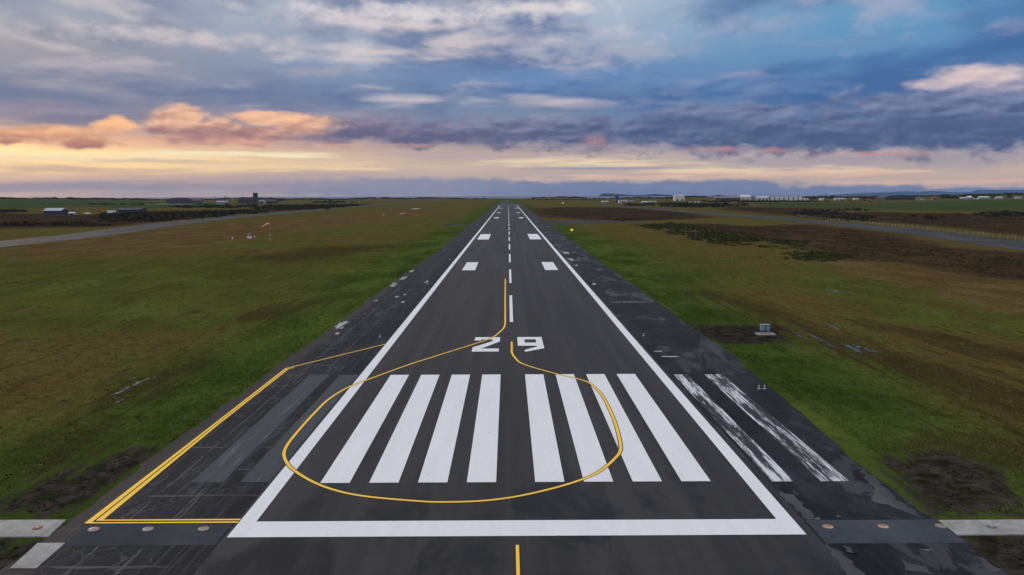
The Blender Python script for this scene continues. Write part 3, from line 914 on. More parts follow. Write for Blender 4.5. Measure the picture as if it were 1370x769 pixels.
# rough turf: short bent blades standing on the field beside the pavement
def turf(n, y0, y1):
    y = y0+(y1-y0)*rng.random(n)**2.6
    x = (24.6+(y*.66+44)*rng.random(n)**1.5)*np.where(rng.random(n) < .5, -1, 1)
    keep = (cover(MUD_AND_DARK, x, y, 1.2, .02) < .42) & (sdist([(-70, 39.9), (70, 39.9), (70, 42.8), (-70, 42.8)], x, y) < 0) & ~((x > -25) & (y < 42))
    x, y = x[keep], y[keep]; n = len(x); K = 5
    bx = x[:, None]+rng.normal(size=(n, K))*.16; by = y[:, None]+rng.normal(size=(n, K))*.16
    h = (.06+.16*rng.random((n, K))**2)*(.6+.8*rng.random((n, 1)))*(1.15-.85*np.clip(y/y1, 0, 1))[:, None]; w = .014+.00025*by
    th = rng.random((n, K))*6.283; ln = rng.normal(size=(n, K, 2))*.5
    q0 = np.stack([bx-np.cos(th)*w, by-np.sin(th)*w, np.full_like(bx, -.04)], -1)
    q1 = np.stack([bx+np.cos(th)*w, by+np.sin(th)*w, np.full_like(bx, -.04)], -1)
    q2 = np.stack([bx+ln[..., 0]*h, by+ln[..., 1]*h, h-.03], -1)
    return np.stack([q0, q1, q2], 2).reshape(-1, 3)
stuff(tri_mesh('grass', turf(130000, 33, 420), M_BLADE))

XY = np.column_stack([(25+95*rng.random(5200)**1.3)*np.where(rng.random(5200) < .5, -1, 1), 36+190*rng.random(5200)**1.6])
f = np.sin(XY[:, 0]*.23+.7)*np.sin(XY[:, 1]*.06+1.1)+.6*np.sin(XY[:, 0]*.61)*np.sin(XY[:, 1]*.19)+rng.normal(size=len(XY))*.4
XY = XY[(f > .25) & (cover(MUD_AND_DARK, XY[:, 0], XY[:, 1], 1.2, .02) < .4) & (sdist([(-130, 39.5), (130, 39.5), (130, 43.4), (-130, 43.4)], XY[:, 0], XY[:, 1]) < 0)]
r_ = rng.uniform(.08, .26, len(XY))
stuff(tri_mesh('tussocks', leaf_cloud(np.column_stack([XY, 0*r_-.06]), r_, r_*1.4, r_*.7, 16, r_*.40), M_BLADE))
# clods and tussocks on the bare soil and darkened corner patches
XY = scatter(MUD_AND_DARK, 700, .8); r_ = rng.uniform(.03, .13, len(XY))
stuff(tri_mesh('soil_clods', leaf_cloud(np.column_stack([XY, 0*r_-.05]), r_, r_, r_*.6, 14, r_*.6), leaf_mat('soil', (.026, .022, .018), (.060, .049, .040), 2.)))

# ------------------------------------------------------------------ standing water
def water_fn(t, b, pos):
    b.inputs['Base Color'].default_value = (.03, .032, .03, 1); b.inputs['Roughness'].default_value = .06
    bump(t, b, t.noise(pos, 3., 2, .5), .004, .3)
M_WATER = mat('still_water', water_fn)
def puddle(cx, cy, lx, ly, seed, ang=0.0):
    vs = [(cx, cy, -.006)]; n = 40
    for i in range(n):
        a = 2*math.pi*i/n; k = 1+.35*math.sin(3*a+seed)+.28*math.sin(5*a+seed*2.1)+.2*math.sin(9*a+seed*3.3)
        u, w = lx*math.cos(a)*k, ly*math.sin(a)*k
        vs.append((cx+u*math.cos(ang)-w*math.sin(ang), cy+u*math.sin(ang)+w*math.cos(ang), -.006))
    return struct(mesh('puddle', vs, [(0, i+1, (i+1) % n+1) for i in range(n)], M_WATER))
for i, (u, v, lx, ly) in enumerate([(1070, 449, .18, .9), (1066, 445, .12, .6), (1078, 452, .15, .9), (1090, 450, .22, 2.2), (1101, 456, .2, 1.7), (1111, 462, .22, 1.4), (1134, 462, .26, 1.5), (1142, 466, .3, 1.9), (1150, 464, .28, 2.2), (1160, 467, .3, 2.0), (1147, 470, .2, 1.2),
                                    (1107, 433, .14, 1.2), (1117, 438, .22, 1.9), (1122, 441, .12, .9), (1106, 387.5, .8, 1.0), (1117, 389.5, 1.0, 1.3), (1140, 390.5, .4, .8), (1172, 470, .15, 1.1), (1196, 495, .1, .8), (1290, 464, .25, .8),
                                    (160, 524, .3, 1.5), (172, 518, .3, 2.0), (184, 512, .25, 1.6), (195, 508, .15, 1.1), (206, 505, .12, .8), (160, 536, .15, .9), (424, 404, .12, .5), (430, 402.5, .1, .4), (178, 506, .1, .6)]):
    x, y = gp(u, v); puddle(x, y, lx*.55, ly*.75, i*1.37, (.06 if u > 600 else -.04)+.05*math.sin(i*2.))
for i, (u, v, lx, ly) in enumerate([(1168, 707, .55, .22), (1150, 711, .3, .12), (1093, 694, .18, .12), (1240, 736, .2, .1), (1122, 691, .12, .08)]):
    x, y = gp(u, v); o = puddle(x, y, lx, ly, i*2.1+.4); o.location.z = .024

# pale remains of paint and old hard standing
M_RUB = mat('worn_pale_surface', worn_fn((.42, .42, .43), .42, .52, (.05, .05, .055), .3))
def blotch(cx, cy, lx, ly, seed, z=.018, m=M_RUB):
    vs = [(cx, cy, z)]; n = 28
    for i in range(n):
        a = 2*math.pi*i/n; k = 1+.16*math.sin(2*a+seed)+.12*math.sin(5*a+seed*2.1)+.10*math.sin(9*a+seed)
        c, s = math.cos(a), math.sin(a)
        e = (abs(c)**.5*(1 if c > 0 else -1), abs(s)**.5*(1 if s > 0 else -1))
        vs.append((cx+lx*e[0]*k, cy+ly*e[1]*k, z))
    return struct(mesh('old_marking', vs, [(0, i+1, (i+1) % n+1) for i in range(n)], m))
for i, (u, v, lx, ly) in enumerate([(458, 433.5, .55, 2.2), (455, 438, .4, 1.2), (527, 380.5, .55, 3.2), (540, 372, .5, 3.0), (551, 362.5, .35, 3.0), (451, 446, .25, .7), (503, 402, .22, .9), (531, 397, .28, 1.0), (539, 404, .22, 1.0), (571, 377, .3, 2.0), (541, 394, .2, .9),
                                    (757, 338, .8, 5.), (764, 347, .7, 4.), (795, 380, .4, 1.2), (842, 404, 2.6, .25), (897, 477, 1.0, .25), (880, 470, .5, .3), (771, 355, .4, 2.)]):
    x, y = gp(u, v); blotch(x, y, lx, ly, i*1.9)
M_WORN = mat('worn_grey_surfacing', road_fn((.062, .061, .066), (.100, .098, .103)))
from mathutils.geometry import tessellate_polygon
def patch(px, seed):
    """irregular worn area: outline subdivided and roughened"""
    P = [gp(u, v) for u, v in px]; Q = []
    for i, a in enumerate(P):
        c = P[(i+1) % len(P)]; m = max(2, int(math.dist(a, c)/.35))
        for k in range(m):
            f = k/m; s = len(Q)
            Q.append((a[0]+(c[0]-a[0])*f+.09*math.sin(s*2.1+seed)+.06*math.sin(s*5.3), a[1]+(c[1]-a[1])*f+.12*math.sin(s*1.7+seed)))
    vs = [Vector((x, y, .0205)) for x, y in Q]
    return struct(mesh('worn_patch', vs, [tuple(f) for f in tessellate_polygon([vs])], M_WORN))
patch([(1150, 627), (1168, 636), (1200, 668), (1235, 692), (1222, 690), (1190, 676), (1163, 670), (1172, 660)], .3)
patch([(1037, 655), (1060, 662), (1090, 690), (1082, 696), (1062, 680)], 1.1)
patch([(1105, 728), (1120, 735), (1165, 775), (1140, 775), (1118, 750)], 2.0)
patch([(1205, 748), (1240, 760), (1246, 768), (1215, 764)], 2.7)
patch([(1302, 740), (1316, 748), (1340, 766), (1326, 766)], 3.6)
patch([(1128, 728), (1140, 735), (1146, 742), (1136, 740)], 4.4)
for (u0, u1, v0, v1) in ((534, 548, 284.2, 286.2), (549, 557, 278.6, 279.8), (511, 519, 286.6, 287.6)):
    x0, y0 = gp(u0, v1); x1, y1 = gp(u1, v0)
    struct(slab('concrete_slab', [(x0, y0), (x0+(x1-x0 if x1 > x0 else 9), y0), (x0+(x1-x0 if x1 > x0 else 9)-3, y1), (x0-3, y1)], -.05, .05))

# ------------------------------------------------------------------ airfield equipment
M_PALE = wm('pale_grey_paint', (.55, .56, .57), .2, 2.)
M_WHT = wm('white_enamel', (.72, .73, .74), .15, 2.)
M_RED = wm('red_enamel', (.45, .055, .035), .25, 2.)
M_ORG = wm('orange_enamel', (.62, .20, .05), .25, 2.)
M_GALV = mat('galvanised_steel', weather((.40, .41, .42), .2, 2.), rough=.45, metal=.7)
M_DARK = wm('dark_paint', (.035, .036, .040), .3, 1.)
M_LENS = mat('clear_lens', None, (.45, .46, .44), .15)
M_AMB = mat('amber_lens', None, (.50, .30, .10), .35)
M_REDL = mat('red_lens', None, (.42, .09, .045), .35)
M_GRN = mat('green_lens', None, (.14, .24, .18), .35)

M_RIM = wm('rim_metal', (.13, .128, .125), .25, 3.)
M_DOME = wm('milky_lens', (.34, .30, .27), .25, 3.)

def inset_light(x, y, near, label, group):
    t = thing('inset_light', label, 'airfield light', (x, y, .028), 0, group)
    b = B(); b.tube((0, 0, -.03), (0, 0, .004), .31, .30, 22); b.out('housing', M_RIM, t)
    for s, m in ((1, M_REDL), (-1, near)):
        vs = []; n = 10
        for j in range(4):
            a = j/4*math.pi/2
            vs += [(.27*math.cos(a)*math.cos(s*math.pi*i/n), .27*math.cos(a)*math.sin(s*math.pi*i/n), .006+.030*math.sin(a)) for i in range(n+1)]
        fs = [(j*(n+1)+i, j*(n+1)+i+1, (j+1)*(n+1)+i+1, (j+1)*(n+1)+i) for j in range(3) for i in range(n)]
        mesh('lens', vs, fs, m, t, smooth=True)
    b = B(); b.tube((0, 0, .03), (0, 0, .045), .06, n=10); b.out('cap', M_GALV, t)
    return t
for x, w in ((-22.42, 'under the yellow corner'), (-19.55, 'middle of three'), (-16.61, 'nearest the white bar')):
    inset_light(x, 41.2, M_DOME, 'red and white dome light on the grey strip, '+w, 'dome lights on the patched strips')
for x, w in ((16.5, 'nearest the white corner'), (19.43, 'middle of three'), (22.5, 'beside the concrete path')):
    inset_light(x, 41.08, M_AMB if x < 20 else M_GRN, 'red and amber dome light on the bluish strip, '+w, 'dome lights on the patched strips')
t = thing('flush_light', 'rusty brown round fitting set in the pale concrete path on the left', 'airfield light', (-25.5, 41.38, .037))
b = B(); b.dome((0, 0, -.01), .30, .035, 18, 3); b.out('rusty_cover', wm('rusty_iron', (.20, .085, .045), .35, 6.), t, smooth=True)
b = B(); b.tube((0, 0, .02), (0, 0, .05), .08); b.out('lens', M_REDL, t)
t = thing('flush_light', 'dark worn round fitting set in the pale concrete path on the right', 'airfield light', (25.1, 40.9, .037))
b = B(); b.dome((0, 0, -.01), .28, .03, 18, 3); b.out('rusty_cover', wm('dark_iron', (.12, .10, .09), .35, 6.), t, smooth=True)
b = B(); b.tube((0, 0, .02), (0, 0, .045), .08); b.out('lens', M_GALV, t)

def edge_light(x, y, label):
    t = thing('edge_light', label, 'airfield light', (x, y, .02), 0, 'low runway edge lights')
    b = B(); b.tube((0, 0, -.01), (0, 0, .03), .15, .14, 14); b.out('base_plate', M_PALE, t)
    b = B(); b.tube((0, 0, .03), (0, 0, .20), .05, .05, 8); b.out('stem', M_GALV, t)
    b = B(); b.tube((0, 0, .20), (0, 0, .24), .08, .08, 12); b.dome((0, 0, .24), .075, .11, 12, 4); b.out('lens', M_LENS, t, smooth=False)
    return t
for s, side in ((-1, 'left'), (1, 'right')):
    for i in range(11):
        y = 99.5+60*i
        lab = ('small white edge light %s of the runway number, nearest one on its side' % side) if i == 0 else \
              ('tiny white edge light in the receding row outside the %s white edge line' % side)
        edge_light(s*16.45, y, lab)
for dx_, w in ((-.22, 'left one'), (.28, 'right one')):
    t = edge_light(22.5+dx_, 71.7, 'small white light beside the outer flaked stripe, %s of a close pair' % w); t['group'] = 'pair of lights beside the flaked stripe'

# approach slope unit on its pad
x, y = gp(1024, 447)
pad = slab('concrete_pad', [(x-1.15, y-.75), (x+1.15, y-.75), (x+1.15, y+.75), (x-1.15, y+.75)], -.03, .09); pad.name = 'concrete_pad'
tag(pad, 'small white concrete pad on the dark soil patch right of the runway', 'concrete pad')
t = thing('approach_light_unit', 'pale blue glass-fronted light unit on legs standing on the white pad right of the runway', 'light unit', (x-.05, y, .09))
M_BLUE = mat('blue_glass', weather((.20, .34, .42), .2, 3.), rough=.12)
for s in (-1, 1):
    b = B(); b.box(s*.29-.235, s*.29+.235, -.30, .45, .42, 1.12); b.box(s*.29-.27, s*.29+.27, -.36, .47, 1.12, 1.17); b.out('housing', wm('light_blue_housing', (.20, .25, .28), .2, 2.), t)
    b = B(); b.box(s*.29-.20, s*.29+.20, -.325, -.302, .47, 1.08); b.out('glass_front', M_BLUE, t)
for sx in (-1, 1):
    for sy in (-.22, .34):
        b = B(); b.tube((sx*.42, sy, 0), (sx*.42, sy, .44), .035, .035, 8); b.tube((sx*.42, sy, 0), (sx*.42, sy, .03), .09, .09, 8); b.out('leg', M_GALV, t)

# illuminated signs on the grass
def lit(name, c, e):
    def fn(t, b, pos):
        b.inputs['Emission Color'].default_value = (*c, 1); b.inputs['Emission Strength'].default_value = e
    return mat(name, fn, c, .4)
M_SIGN = lit('lit_yellow_face', (.90, .48, .03), .35); M_SIGNW = lit('lit_pale_face', (1., .76, .26), .6)
def sign(u, v, w, h, label, Y=None):
    x, y = gp(u, v)
    if Y: x, y = atY(u, Y), Y
    t = thing('taxiway_sign', label, 'sign', (x, y, float(relief(x, y))), R(-4), 'lit yellow signs on the grass')
    b = B(); b.box(-w/2, w/2, -.12, .12, .25, .25+h); b.out('cabinet', M_DARK, t)
    b = B(); b.box(-w/2+.05, w/2-.05, -.14, -.122, .30, .20+h); f = b.out('face', M_SIGN, t)
    b = B(); b.box(-w*.22, w*.22, -.155, -.142, .25+h*.22, .25+h*.78); b.out('panel', M_SIGNW, f)
    for s in (-1, 1):
        b = B(); b.tube((s*w*.36, 0, 0), (s*w*.36, 0, .26), .05, .05, 8); b.out('leg', M_GALV, t)
sign(765, 309.6, 1.5, 1.1, 'lit yellow sign with a pale panel, nearest sign right of the runway')
sign(753, 272.4, 3.4, 2.2, 'small far amber sign glowing on the grass near the horizon right of the runway')

# windsock
x, y = gp(361.5, 321.5)
t = thing('windsock', 'orange windsock drooping left on a banded red and white pole', 'windsock', (x, y, 0))
for i in range(9):
    b = B(); b.tube((0, 0, i*.74), (0, 0, (i+1)*.74), .085-.004*i, .085-.004*(i+1), 10); b.out('pole_band', M_WHT if i % 2 == 0 else M_RED, t)
b = B()
for i in range(12):
    a0, a1 = 2*math.pi*i/12, 2*math.pi*(i+1)/12
    b.tube((-.12, .36*math.cos(a0), 6.62+.36*math.sin(a0)), (-.12, .36*math.cos(a1), 6.62+.36*math.sin(a1)), .03, .03, 6)
b.tube((-.12, 0, 6.26), (0, 0, 6.1), .03, .03, 6); b.tube((-.12, 0, 6.98), (.0, 0, 6.5), .03, .03, 6); b.out('hoop', M_GALV, t)
n = 14; vs = []; path = [(-.12, 6.62, .37), (-.7, 6.55, .36), (-1.3, 6.36, .33), (-1.9, 6.05, .29), (-2.5, 5.66, .26), (-3.0, 5.26, .22)]
for j, (px_, pz_, rr_) in enumerate(path):
    p1 = path[min(j+1, 5)]; p0 = path[max(j-1, 0)]; ang = math.atan2(p1[1]-p0[1], p1[0]-p0[0])
    for i in range(n):
        a = 2*math.pi*i/n; q = rr_*math.sin(a)*(1-.12*j/5); vs.append((px_-math.sin(ang)*q, rr_*math.cos(a), pz_+math.cos(ang)*q))
mesh('sock', vs, [(j*n+i, j*n+(i+1) % n, (j+1)*n+(i+1) % n, (j+1)*n+i) for j in range(5) for i in range(n)], wm('orange_fabric', (.98, .42, .21), .10, 1.5), t, smooth=True)

# instruments on the left grass
x, y = gp(334, 319.5)
t = thing('instrument_station', 'white equipment cabinet with sensors on short posts in the grass left of the windsock', 'weather station', (x, y, 0))
b = B(); b.box(-.95, .85, -.4, .4, .25, .95); b.box(-1.0, .9, -.45, .45, .95, 1.02); b.out('cabinet', M_WHT, t)
for px_ in (-.7, .1, 1.0, 1.9):
    b = B(); b.tube((px_, .6, 0), (px_, .6, 2.0 if px_ < 1.5 else 1.3), .06, .05, 8); b.out('post', M_RED if px_ == 1.0 else M_GALV, t)
b = B(); b.box(-.95, .45, .45, .75, 1.55, 2.15); b.out('sensor_box', wm('blue_grey_box', (.22, .26, .33), .2, 2.), t)
b = B(); b.box(1.75, 2.05, .45, .75, .9, 1.5); b.out('sensor_box', M_PALE, t)
x, y = gp(311, 320.2)
t = thing('marker_cone', 'little white cone marker alone in the grass left of the white cabinet', 'marker', (x, y, 0))
b = B(); b.box(-.35, .35, -.35, .35, -.02, .07); b.out('base', M_DARK, t)
b = B(); b.tube((0, 0, .07), (0, 0, 1.05), .28, .06, 12); b.out('cone', M_WHT, t)

# fence by the eastern taxiway
fa = (228.5, 640.); fb = (186., 222.)
t = thing('post_and_wire_fence', 'long wire fence with pale wooden posts beside the right-hand taxiway', 'fence', (0, 0, 0))
n = 80; M_POST = wm('weathered_wood', (.34, .28, .17), .3, 1.)
for i in range(n+1):
    f = i/n; x = fa[0]+(fb[0]-fa[0])*f+.8*math.sin(i*.7); y = fa[1]+(fb[1]-fa[1])*f; hh = 1.45+.25*math.sin(i*2.3)
    b = B(); b.tube((0, 0, -.1), (.04*math.sin(i*1.9), 0, hh), .11, .10, 7); b.out('post', M_POST, t, (x, y, 0))
for z in (.45, .85, 1.22):
    b = B(); b.tube((fa[0], fa[1], z), (fb[0], fb[1], z), .012, .012, 5); b.out('wire', M_GALV, t)

# ------------------------------------------------------------------ far buildings
def shed(b, w, d, h, rise, over=.4):
    """gabled box, ridge along x; returns wall mesh builder"""
    b.prismx([(0, 0), (d, 0), (d, h), (d/2, h+rise), (0, h)], -w/2, w/2)
def roofing(w, d, h, rise, over=.5, th=.25):
    b = B()
    for s in (0, 1):
        ya, yb = (-over, d/2) if s == 0 else (d/2, d+over)
        za, zb = (h-over*rise/(d/2), h+rise) if s == 0 else (h+rise, h-over*rise/(d/2))
        b.prismx([(ya, za+.02), (yb, zb+.02), (yb, zb+.02+th), (ya, za+.02+th)], -w/2-over, w/2+over)
    return b
M_W = {k: wm('wall_'+k, c, .22, .08) for k, c in dict(white=(.62, .62, .62), cream=(.55, .50, .42), grey=(.30, .31, .33), dark=(.045, .045, .055), brown=(.085, .060, .068), brick=(.30, .13, .08), blue=(.035, .060, .13), redbrown=(.13, .055, .05), green=(.10, .15, .13)).items()}
M_R = {k: wm('roof_'+k, c, .2, .08) for k, c in dict(pale=(.40, .44, .50), dark=(.050, .048, .058), grey=(.20, .21, .23), white=(.60, .61, .62), brown=(.10, .075, .07)).items()}
M_WIN = mat('window_glass', None, (.03, .035, .045), .1)

def place(u, Y): x = atY(u, Y); return (x, Y, float(relief(x, Y)))
def building(name, label, cat, u0, u1, Y, h, d, rise, wall, roof, wins=0, doors=0, rz=0.0, group=None):
    x0, x1 = atY(u0, Y), atY(u1, Y); w = x1-x0; xm = (x0+x1)/2
    z = min(float(relief(x0, Y)), float(relief(x1, Y)), float(relief(xm, Y+d)))-.3
    t = thing(name, label, cat, (xm, Y, z), rz, group)
    b = B(); shed(b, w, d, h+.3, rise) if rise else b.box(-w/2, w/2, 0, d, 0, h+.3); b.out('wall', M_W[wall], t)
    if rise: roofing(w, d, h+.3, rise).out('roof', M_R[roof], t)
    else: b = B(); b.box(-w/2-.3, w/2+.3, -.3, d+.3, h+.3, h+.7); b.out('roof', M_R[roof], t)
    for i in range(wins):
        xc = -w/2+w*(i+.5)/wins; ww = min(2.4, w/wins*.5); hh = min(1.8, h*.4)
        b = B(); b.box(xc-ww/2, xc+ww/2, -.06, -.003, h*.45, h*.45+hh); b.out('window', M_WIN, t)
    for i in range(doors):
        xc = -w/2+w*(i+.5)/doors; ww = min(5., w/doors*.6); hh = min(4.5, h*.7)
        b = B(); b.box(xc-ww/2, xc+ww/2, -.09, -.004, .3, .3+hh); b.out('door', M_W['dark'], t)
    return t

building('barn', 'long dark barn with a pale blue-grey roof among brown heath at far left', 'barn', 56.5, 80, 790, 3.8, 14, 2.2, 'dark', 'pale', 0, 3)
building('shed', 'low dark lean-to beside the pale-roofed barn', 'shed', 86.5, 92, 800, 3.0, 9, 1.0, 'dark', 'dark', 0, 1)
building('shed', 'long low slate-dark shed between the white trailer and the white bales', 'shed', 156, 187, 840, 3.6, 14, 1.6, 'dark', 'dark', 0, 4)
building('shed', 'small white-roofed hut just right of the pale-roofed barn', 'shed', 90, 97.5, 770, 1.8, 5, .8, 'grey', 'white', 0, 1)
# trailer, digger, loader, bales in the yard
M_TYRE = mat('rubber', None, (.015, .015, .016), .9)
p = place(147, 800)
t = thing('lorry_trailer', 'white box trailer parked in the yard beside the dark shed at left', 'trailer', p)
b = B(); b.box(-3.7, 3.7, 0, 2.5, 1.0, 3.6); b.out('body', M_WHT, t)
b = B(); b.box(-3.6, 3.6, .3, 2.2, .75, .99); b.out('chassis', M_DARK, t)
for x in (-2.6, -1.5, 2.4):
    for yy in (.02, 2.2):
        b = B(); b.tube((x, yy, .5), (x, yy+.3, .5), .5, .5, 14); b.out('wheel', M_TYRE, t)
p = place(131, 800)
t = thing('excavator', 'orange tracked excavator with a raised arm in the yard left of the white trailer', 'excavator', p, .5)
for yy in (-1.2, .8):
    b = B(); b.prism([(-2., .1), (2., .1), (2.3, .5), (2., .95), (-2., .95), (-2.3, .5)], yy, yy+.6); b.out('track', M_DARK, t)
b = B(); b.prism([(-2.2, 1.0), (1.4, 1.0), (1.4, 1.6), (.2, 1.9), (-2.2, 2.1)], -1.2, 1.2); b.out('body', M_ORG, t)
b = B(); b.prism([(.1, 1.95), (1.4, 1.65), (1.2, 3.1), (.1, 3.2)], -1.1, .1); b.out('cab', M_WIN, t)
b = B(); b.tube((1.2, .5, 1.6), (3.3, .5, 4.3), .32, .26, 8); b.tube((3.3, .5, 4.3), (5.0, .5, 2.6), .26, .2, 8); b.out('arm', M_ORG, t)
b = B(); b.prism([(4.6, 2.5), (5.4, 2.6), (5.3, 1.7), (4.7, 1.6)], .05, .95); b.out('bucket', M_DARK, t)
p = place(156, 795)
t = thing('loader', 'small yellow wheel loader beside the white trailer', 'loader', p)
M_YEN = wm('yellow_enamel', (.55, .33, .07), .3, 2.)
b = B(); b.prism([(-2.2, .8), (1.0, .8), (1.2, 1.6), (-2.2, 1.8)], -.9, .9); b.out('body', M_YEN, t)
b = B(); b.prism([(-.8, 1.8), (.6, 1.65), (.4, 3.0), (-.7, 3.0)], -.75, .75); b.out('cab', M_WIN, t)
b = B(); b.prism([(2.3, .2), (3.2, .2), (3.0, 1.1), (2.2, 1.3)], -1.1, 1.1); b.tube((1., -.6, 1.3), (2.3, -.6, .8), .12); b.tube((1., .6, 1.3), (2.3, .6, .8), .12); b.out('bucket', M_DARK, t)
for x in (-1.4, .9):
    for yy in (-1.2, .85):
        b = B(); b.tube((x, yy, .65), (x, yy+.4, .65), .65, .65, 12); b.out('wheel', M_TYRE, t)
for i, u in enumerate((112.5, 116.5)):
    t = thing('van', ('pale yellow' if i == 0 else 'white')+' van parked in the yard left of the orange excavator', 'van', place(u, 790), .3)
    b = B(); b.prism([(-2.4, .45), (2.4, .45), (2.4, 1.1), (1.7, 1.25), (1.1, 2.0), (-2.4, 2.05)], -.95, .95); b.out('body', M_YEN if i == 0 else M_WHT, t)
    b = B(); b.prism([(1.2, 1.95), (1.74, 1.28), (1.70, 1.26), (1.14, 1.94)], -.8, .8); b.out('windscreen', M_WIN, t)
    for x in (-1.5, 1.5):
        for yy in (-1.0, .78):
            b = B(); b.tube((x, yy, .38), (x, yy+.22, .38), .38, .38, 12); b.out('wheel', M_TYRE, t)
proto = None
for i in range(10):
    x = atY(185.5+i*1.85, 830); z = float(relief(x, 830))
    b = B(); b.tube((0, 0, .68), (0, 1.4, .68), .70, .70, 16)
    o = b.out('silage_bale', M_WHT, None, (x, 830+.3*math.sin(i*2.), z), .1*math.sin(i*3.)) if proto is None else copy_tree(proto)
    proto = proto or o
    o.location = (x, 830+.3*math.sin(i*2.), z); o.rotation_euler.z = .1*math.sin(i*3.)
    tag(o, 'white wrapped round bale in the row of bales right of the long dark shed', 'bale', 'white bales in a row')

# the old arched hangar, block and tower to the west
def hangar(u0, u1, Y, h, d, label, m, m2):
    x0, x1 = atY(u0, Y), atY(u1, Y); w = x1-x0; xm = (x0+x1)/2
    t = thing('hangar', label, 'hangar', (xm, Y, float(relief(xm, Y))-.4))
    prof = [(w/2, 0), (w/2, h*.55)]+[(w/2*math.cos(a)*.93, h*.55+h*.5*math.sin(a)**.75) for a in [math.pi*i/14 for i in range(1, 14)]]+[(-w/2, h*.55), (-w/2, 0)]
    b = B(); b.prism(prof, 0, d); b.out('wall', m, t)
    b = B(); rf = [(x*1.01, z+.35) for x, z in prof[1:-1]]; b.prism(rf+[(x, z-.3) for x, z in reversed(rf)], -.6, d+.6); b.out('roof', m2, t)
    for i in range(4):
        b = B(); xa = -w*.38+i*w*.19; b.box(xa+.2, xa+w*.19-.2, -.3, -.01, .4, h*.5); b.out('door', M_W['dark'], t)
hangar(222, 257, 1790, 13.5, 60, 'wide dark hangar with a low arched roof on the skyline at left', wm('hangar_wall', (.06, .065, .075), .25, .05), wm('hangar_roof', (.070, .062, .080), .2, .05))
struct(slab('apron', [(atY(212, 1780)-20, 1740), (atY(262, 1780), 1740), (atY(262, 1790), 1789), (atY(212, 1790)-20, 1789)], -.3, .25))
t = building('block', 'plain purple-brown flat-roofed block left of the dark tower', 'building', 318, 336, 1800, 12.5, 30, 0, 'brown', 'brown', 6, 0)
t = thing('tower', 'tall dark slab tower on the left skyline beside the purple-brown block', 'tower', place(341, 1790))
b = B(); b.box(-4.2, 4.2, 0, 8, -.5, 23.5); b.out('wall', M_W['dark'], t)
b = B(); b.box(-4.5, 4.5, -.3, 8.3, 23.5, 24.2); b.out('parapet', M_W['grey'], t)
for z in (4, 8, 12, 16, 20):
    b = B(); b.box(-1.1, 1.1, -.06, -.003, z, z+1.7); b.out('window', M_WIN, t)
building('house', 'low grey gabled building just right of the dark tower', 'house', 346, 353, 1800, 5, 14, 3.5, 'grey', 'grey', 2, 1)
building('house', 'dark-roofed building furthest right of the dark tower', 'house', 354, 368, 1830, 5, 16, 4.0, 'dark', 'dark', 3, 0)
building('shed', 'long low grey shed under two thin masts on the left skyline', 'shed', 288, 303, 1800, 4.5, 14, 1.6, 'grey', 'pale', 4, 0)
for u, h, w in ((288.3, 15.5, 'left one of two, slimmer'), (301, 15.5, 'right one of two, with a wider head')):
    t = thing('mast', 'thin mast above the long grey shed, '+w, 'mast', place(u, 1795), 0, 'thin masts on the left skyline')
    b = B(); b.tube((0, 0, -.3), (0, 0, h), .45, .3, 8); b.out('pole', M_DARK, t)
    b = B(); b.box(-.7 if u < 295 else -1.5, .7 if u < 295 else 1.5, -.5, .5, h-.4, h+1.0); b.out('head', M_DARK, t)

# terminal and control tower to the east
t = thing('control_tower', 'dark blue control tower with a wider glazed top on the right skyline', 'control tower', place(825.7, 1700))
b = B(); b.box(-2.6, 2.6, 0, 5.2, -.3, 11.5); b.out('shaft', M_W['blue'], t)
b = B(); b.prism([(-3.2, 11.5), (3.2, 11.5), (3.7, 14.4), (-3.7, 14.4)], -.6, 5.8); b.out('cab', mat('tower_glass', weather((.03, .05, .10), .2, .2), rough=.15), t)
b = B(); b.box(-3.9, 3.9, -.8, 6.0, 14.4, 15.0); r = b.out('roof', M_W['blue'], t)
b = B(); b.tube((0, 2.6, 15), (0, 2.6, 17.5), .12, .08, 6); b.out('aerial', M_DARK, r)
t = building('terminal', 'white terminal with red doors at the foot of the blue control tower', 'terminal', 828, 838.5, 1680, 6.0, 14, 0, 'white', 'white', 3, 0)
for xc in (-3.2, 1.2):
    b = B(); b.box(xc, xc+3.2, -.12, -.07, .3, 3.4); b.out('door', M_RED, t)
building('shed', 'low grey wing between the terminal and the white hut on the right skyline', 'shed', 839, 848, 1720, 3.6, 12, 1.2, 'grey', 'grey', 3, 0)
building('shed', 'low pale shed left of the blue control tower', 'shed', 805, 814, 1720, 3.0, 10, 1.0, 'grey', 'white', 2, 0)
building('hut', 'bright white hut standing apart right of the terminal', 'hut', 859, 864.6, 1640, 2.6, 8, 1.4, 'white', 'white', 1, 1)
building('shed', 'low long grey shed right of the bright white hut', 'shed', 866, 878, 1700, 2.6, 10, 1.0, 'grey', 'pale', 3, 0)
t = building('grain_store', 'tall white building with dark doors standing alone on the right skyline', 'building', 903, 916, 2200, 14.2, 24, 1.6, 'white', 'white', 0, 2)
for u, c, w in ((912, M_YEN, 'yellow'), (923.5, M_WHT, 'white, left of a group of three'), (930, M_WHT, 'white, middle of a group of three'), (935, M_WHT, 'white, right of a group of three')):
    t = thing('lorry', w+' lorry parked below the tall white building', 'lorry', place(u, 1650), 0, 'lorries near the tall white building')
    b = B(); b.box(-2.6, 1.2, -1.2, 1.2, .9, 3.0); b.out('body', c, t)
    b = B(); b.prism([(1.3, .7), (2.8, .7), (2.8, 1.5), (2.4, 2.4), (1.3, 2.5)], -1.1, 1.1); b.out('cab', c, t)
    for x in (-1.8, -.9, 2.1):
        b = B(); b.tube((x, -1.2, .45), (x, 1.2, .45), .45, .45, 10); b.out('axle_wheels', M_TYRE, t)
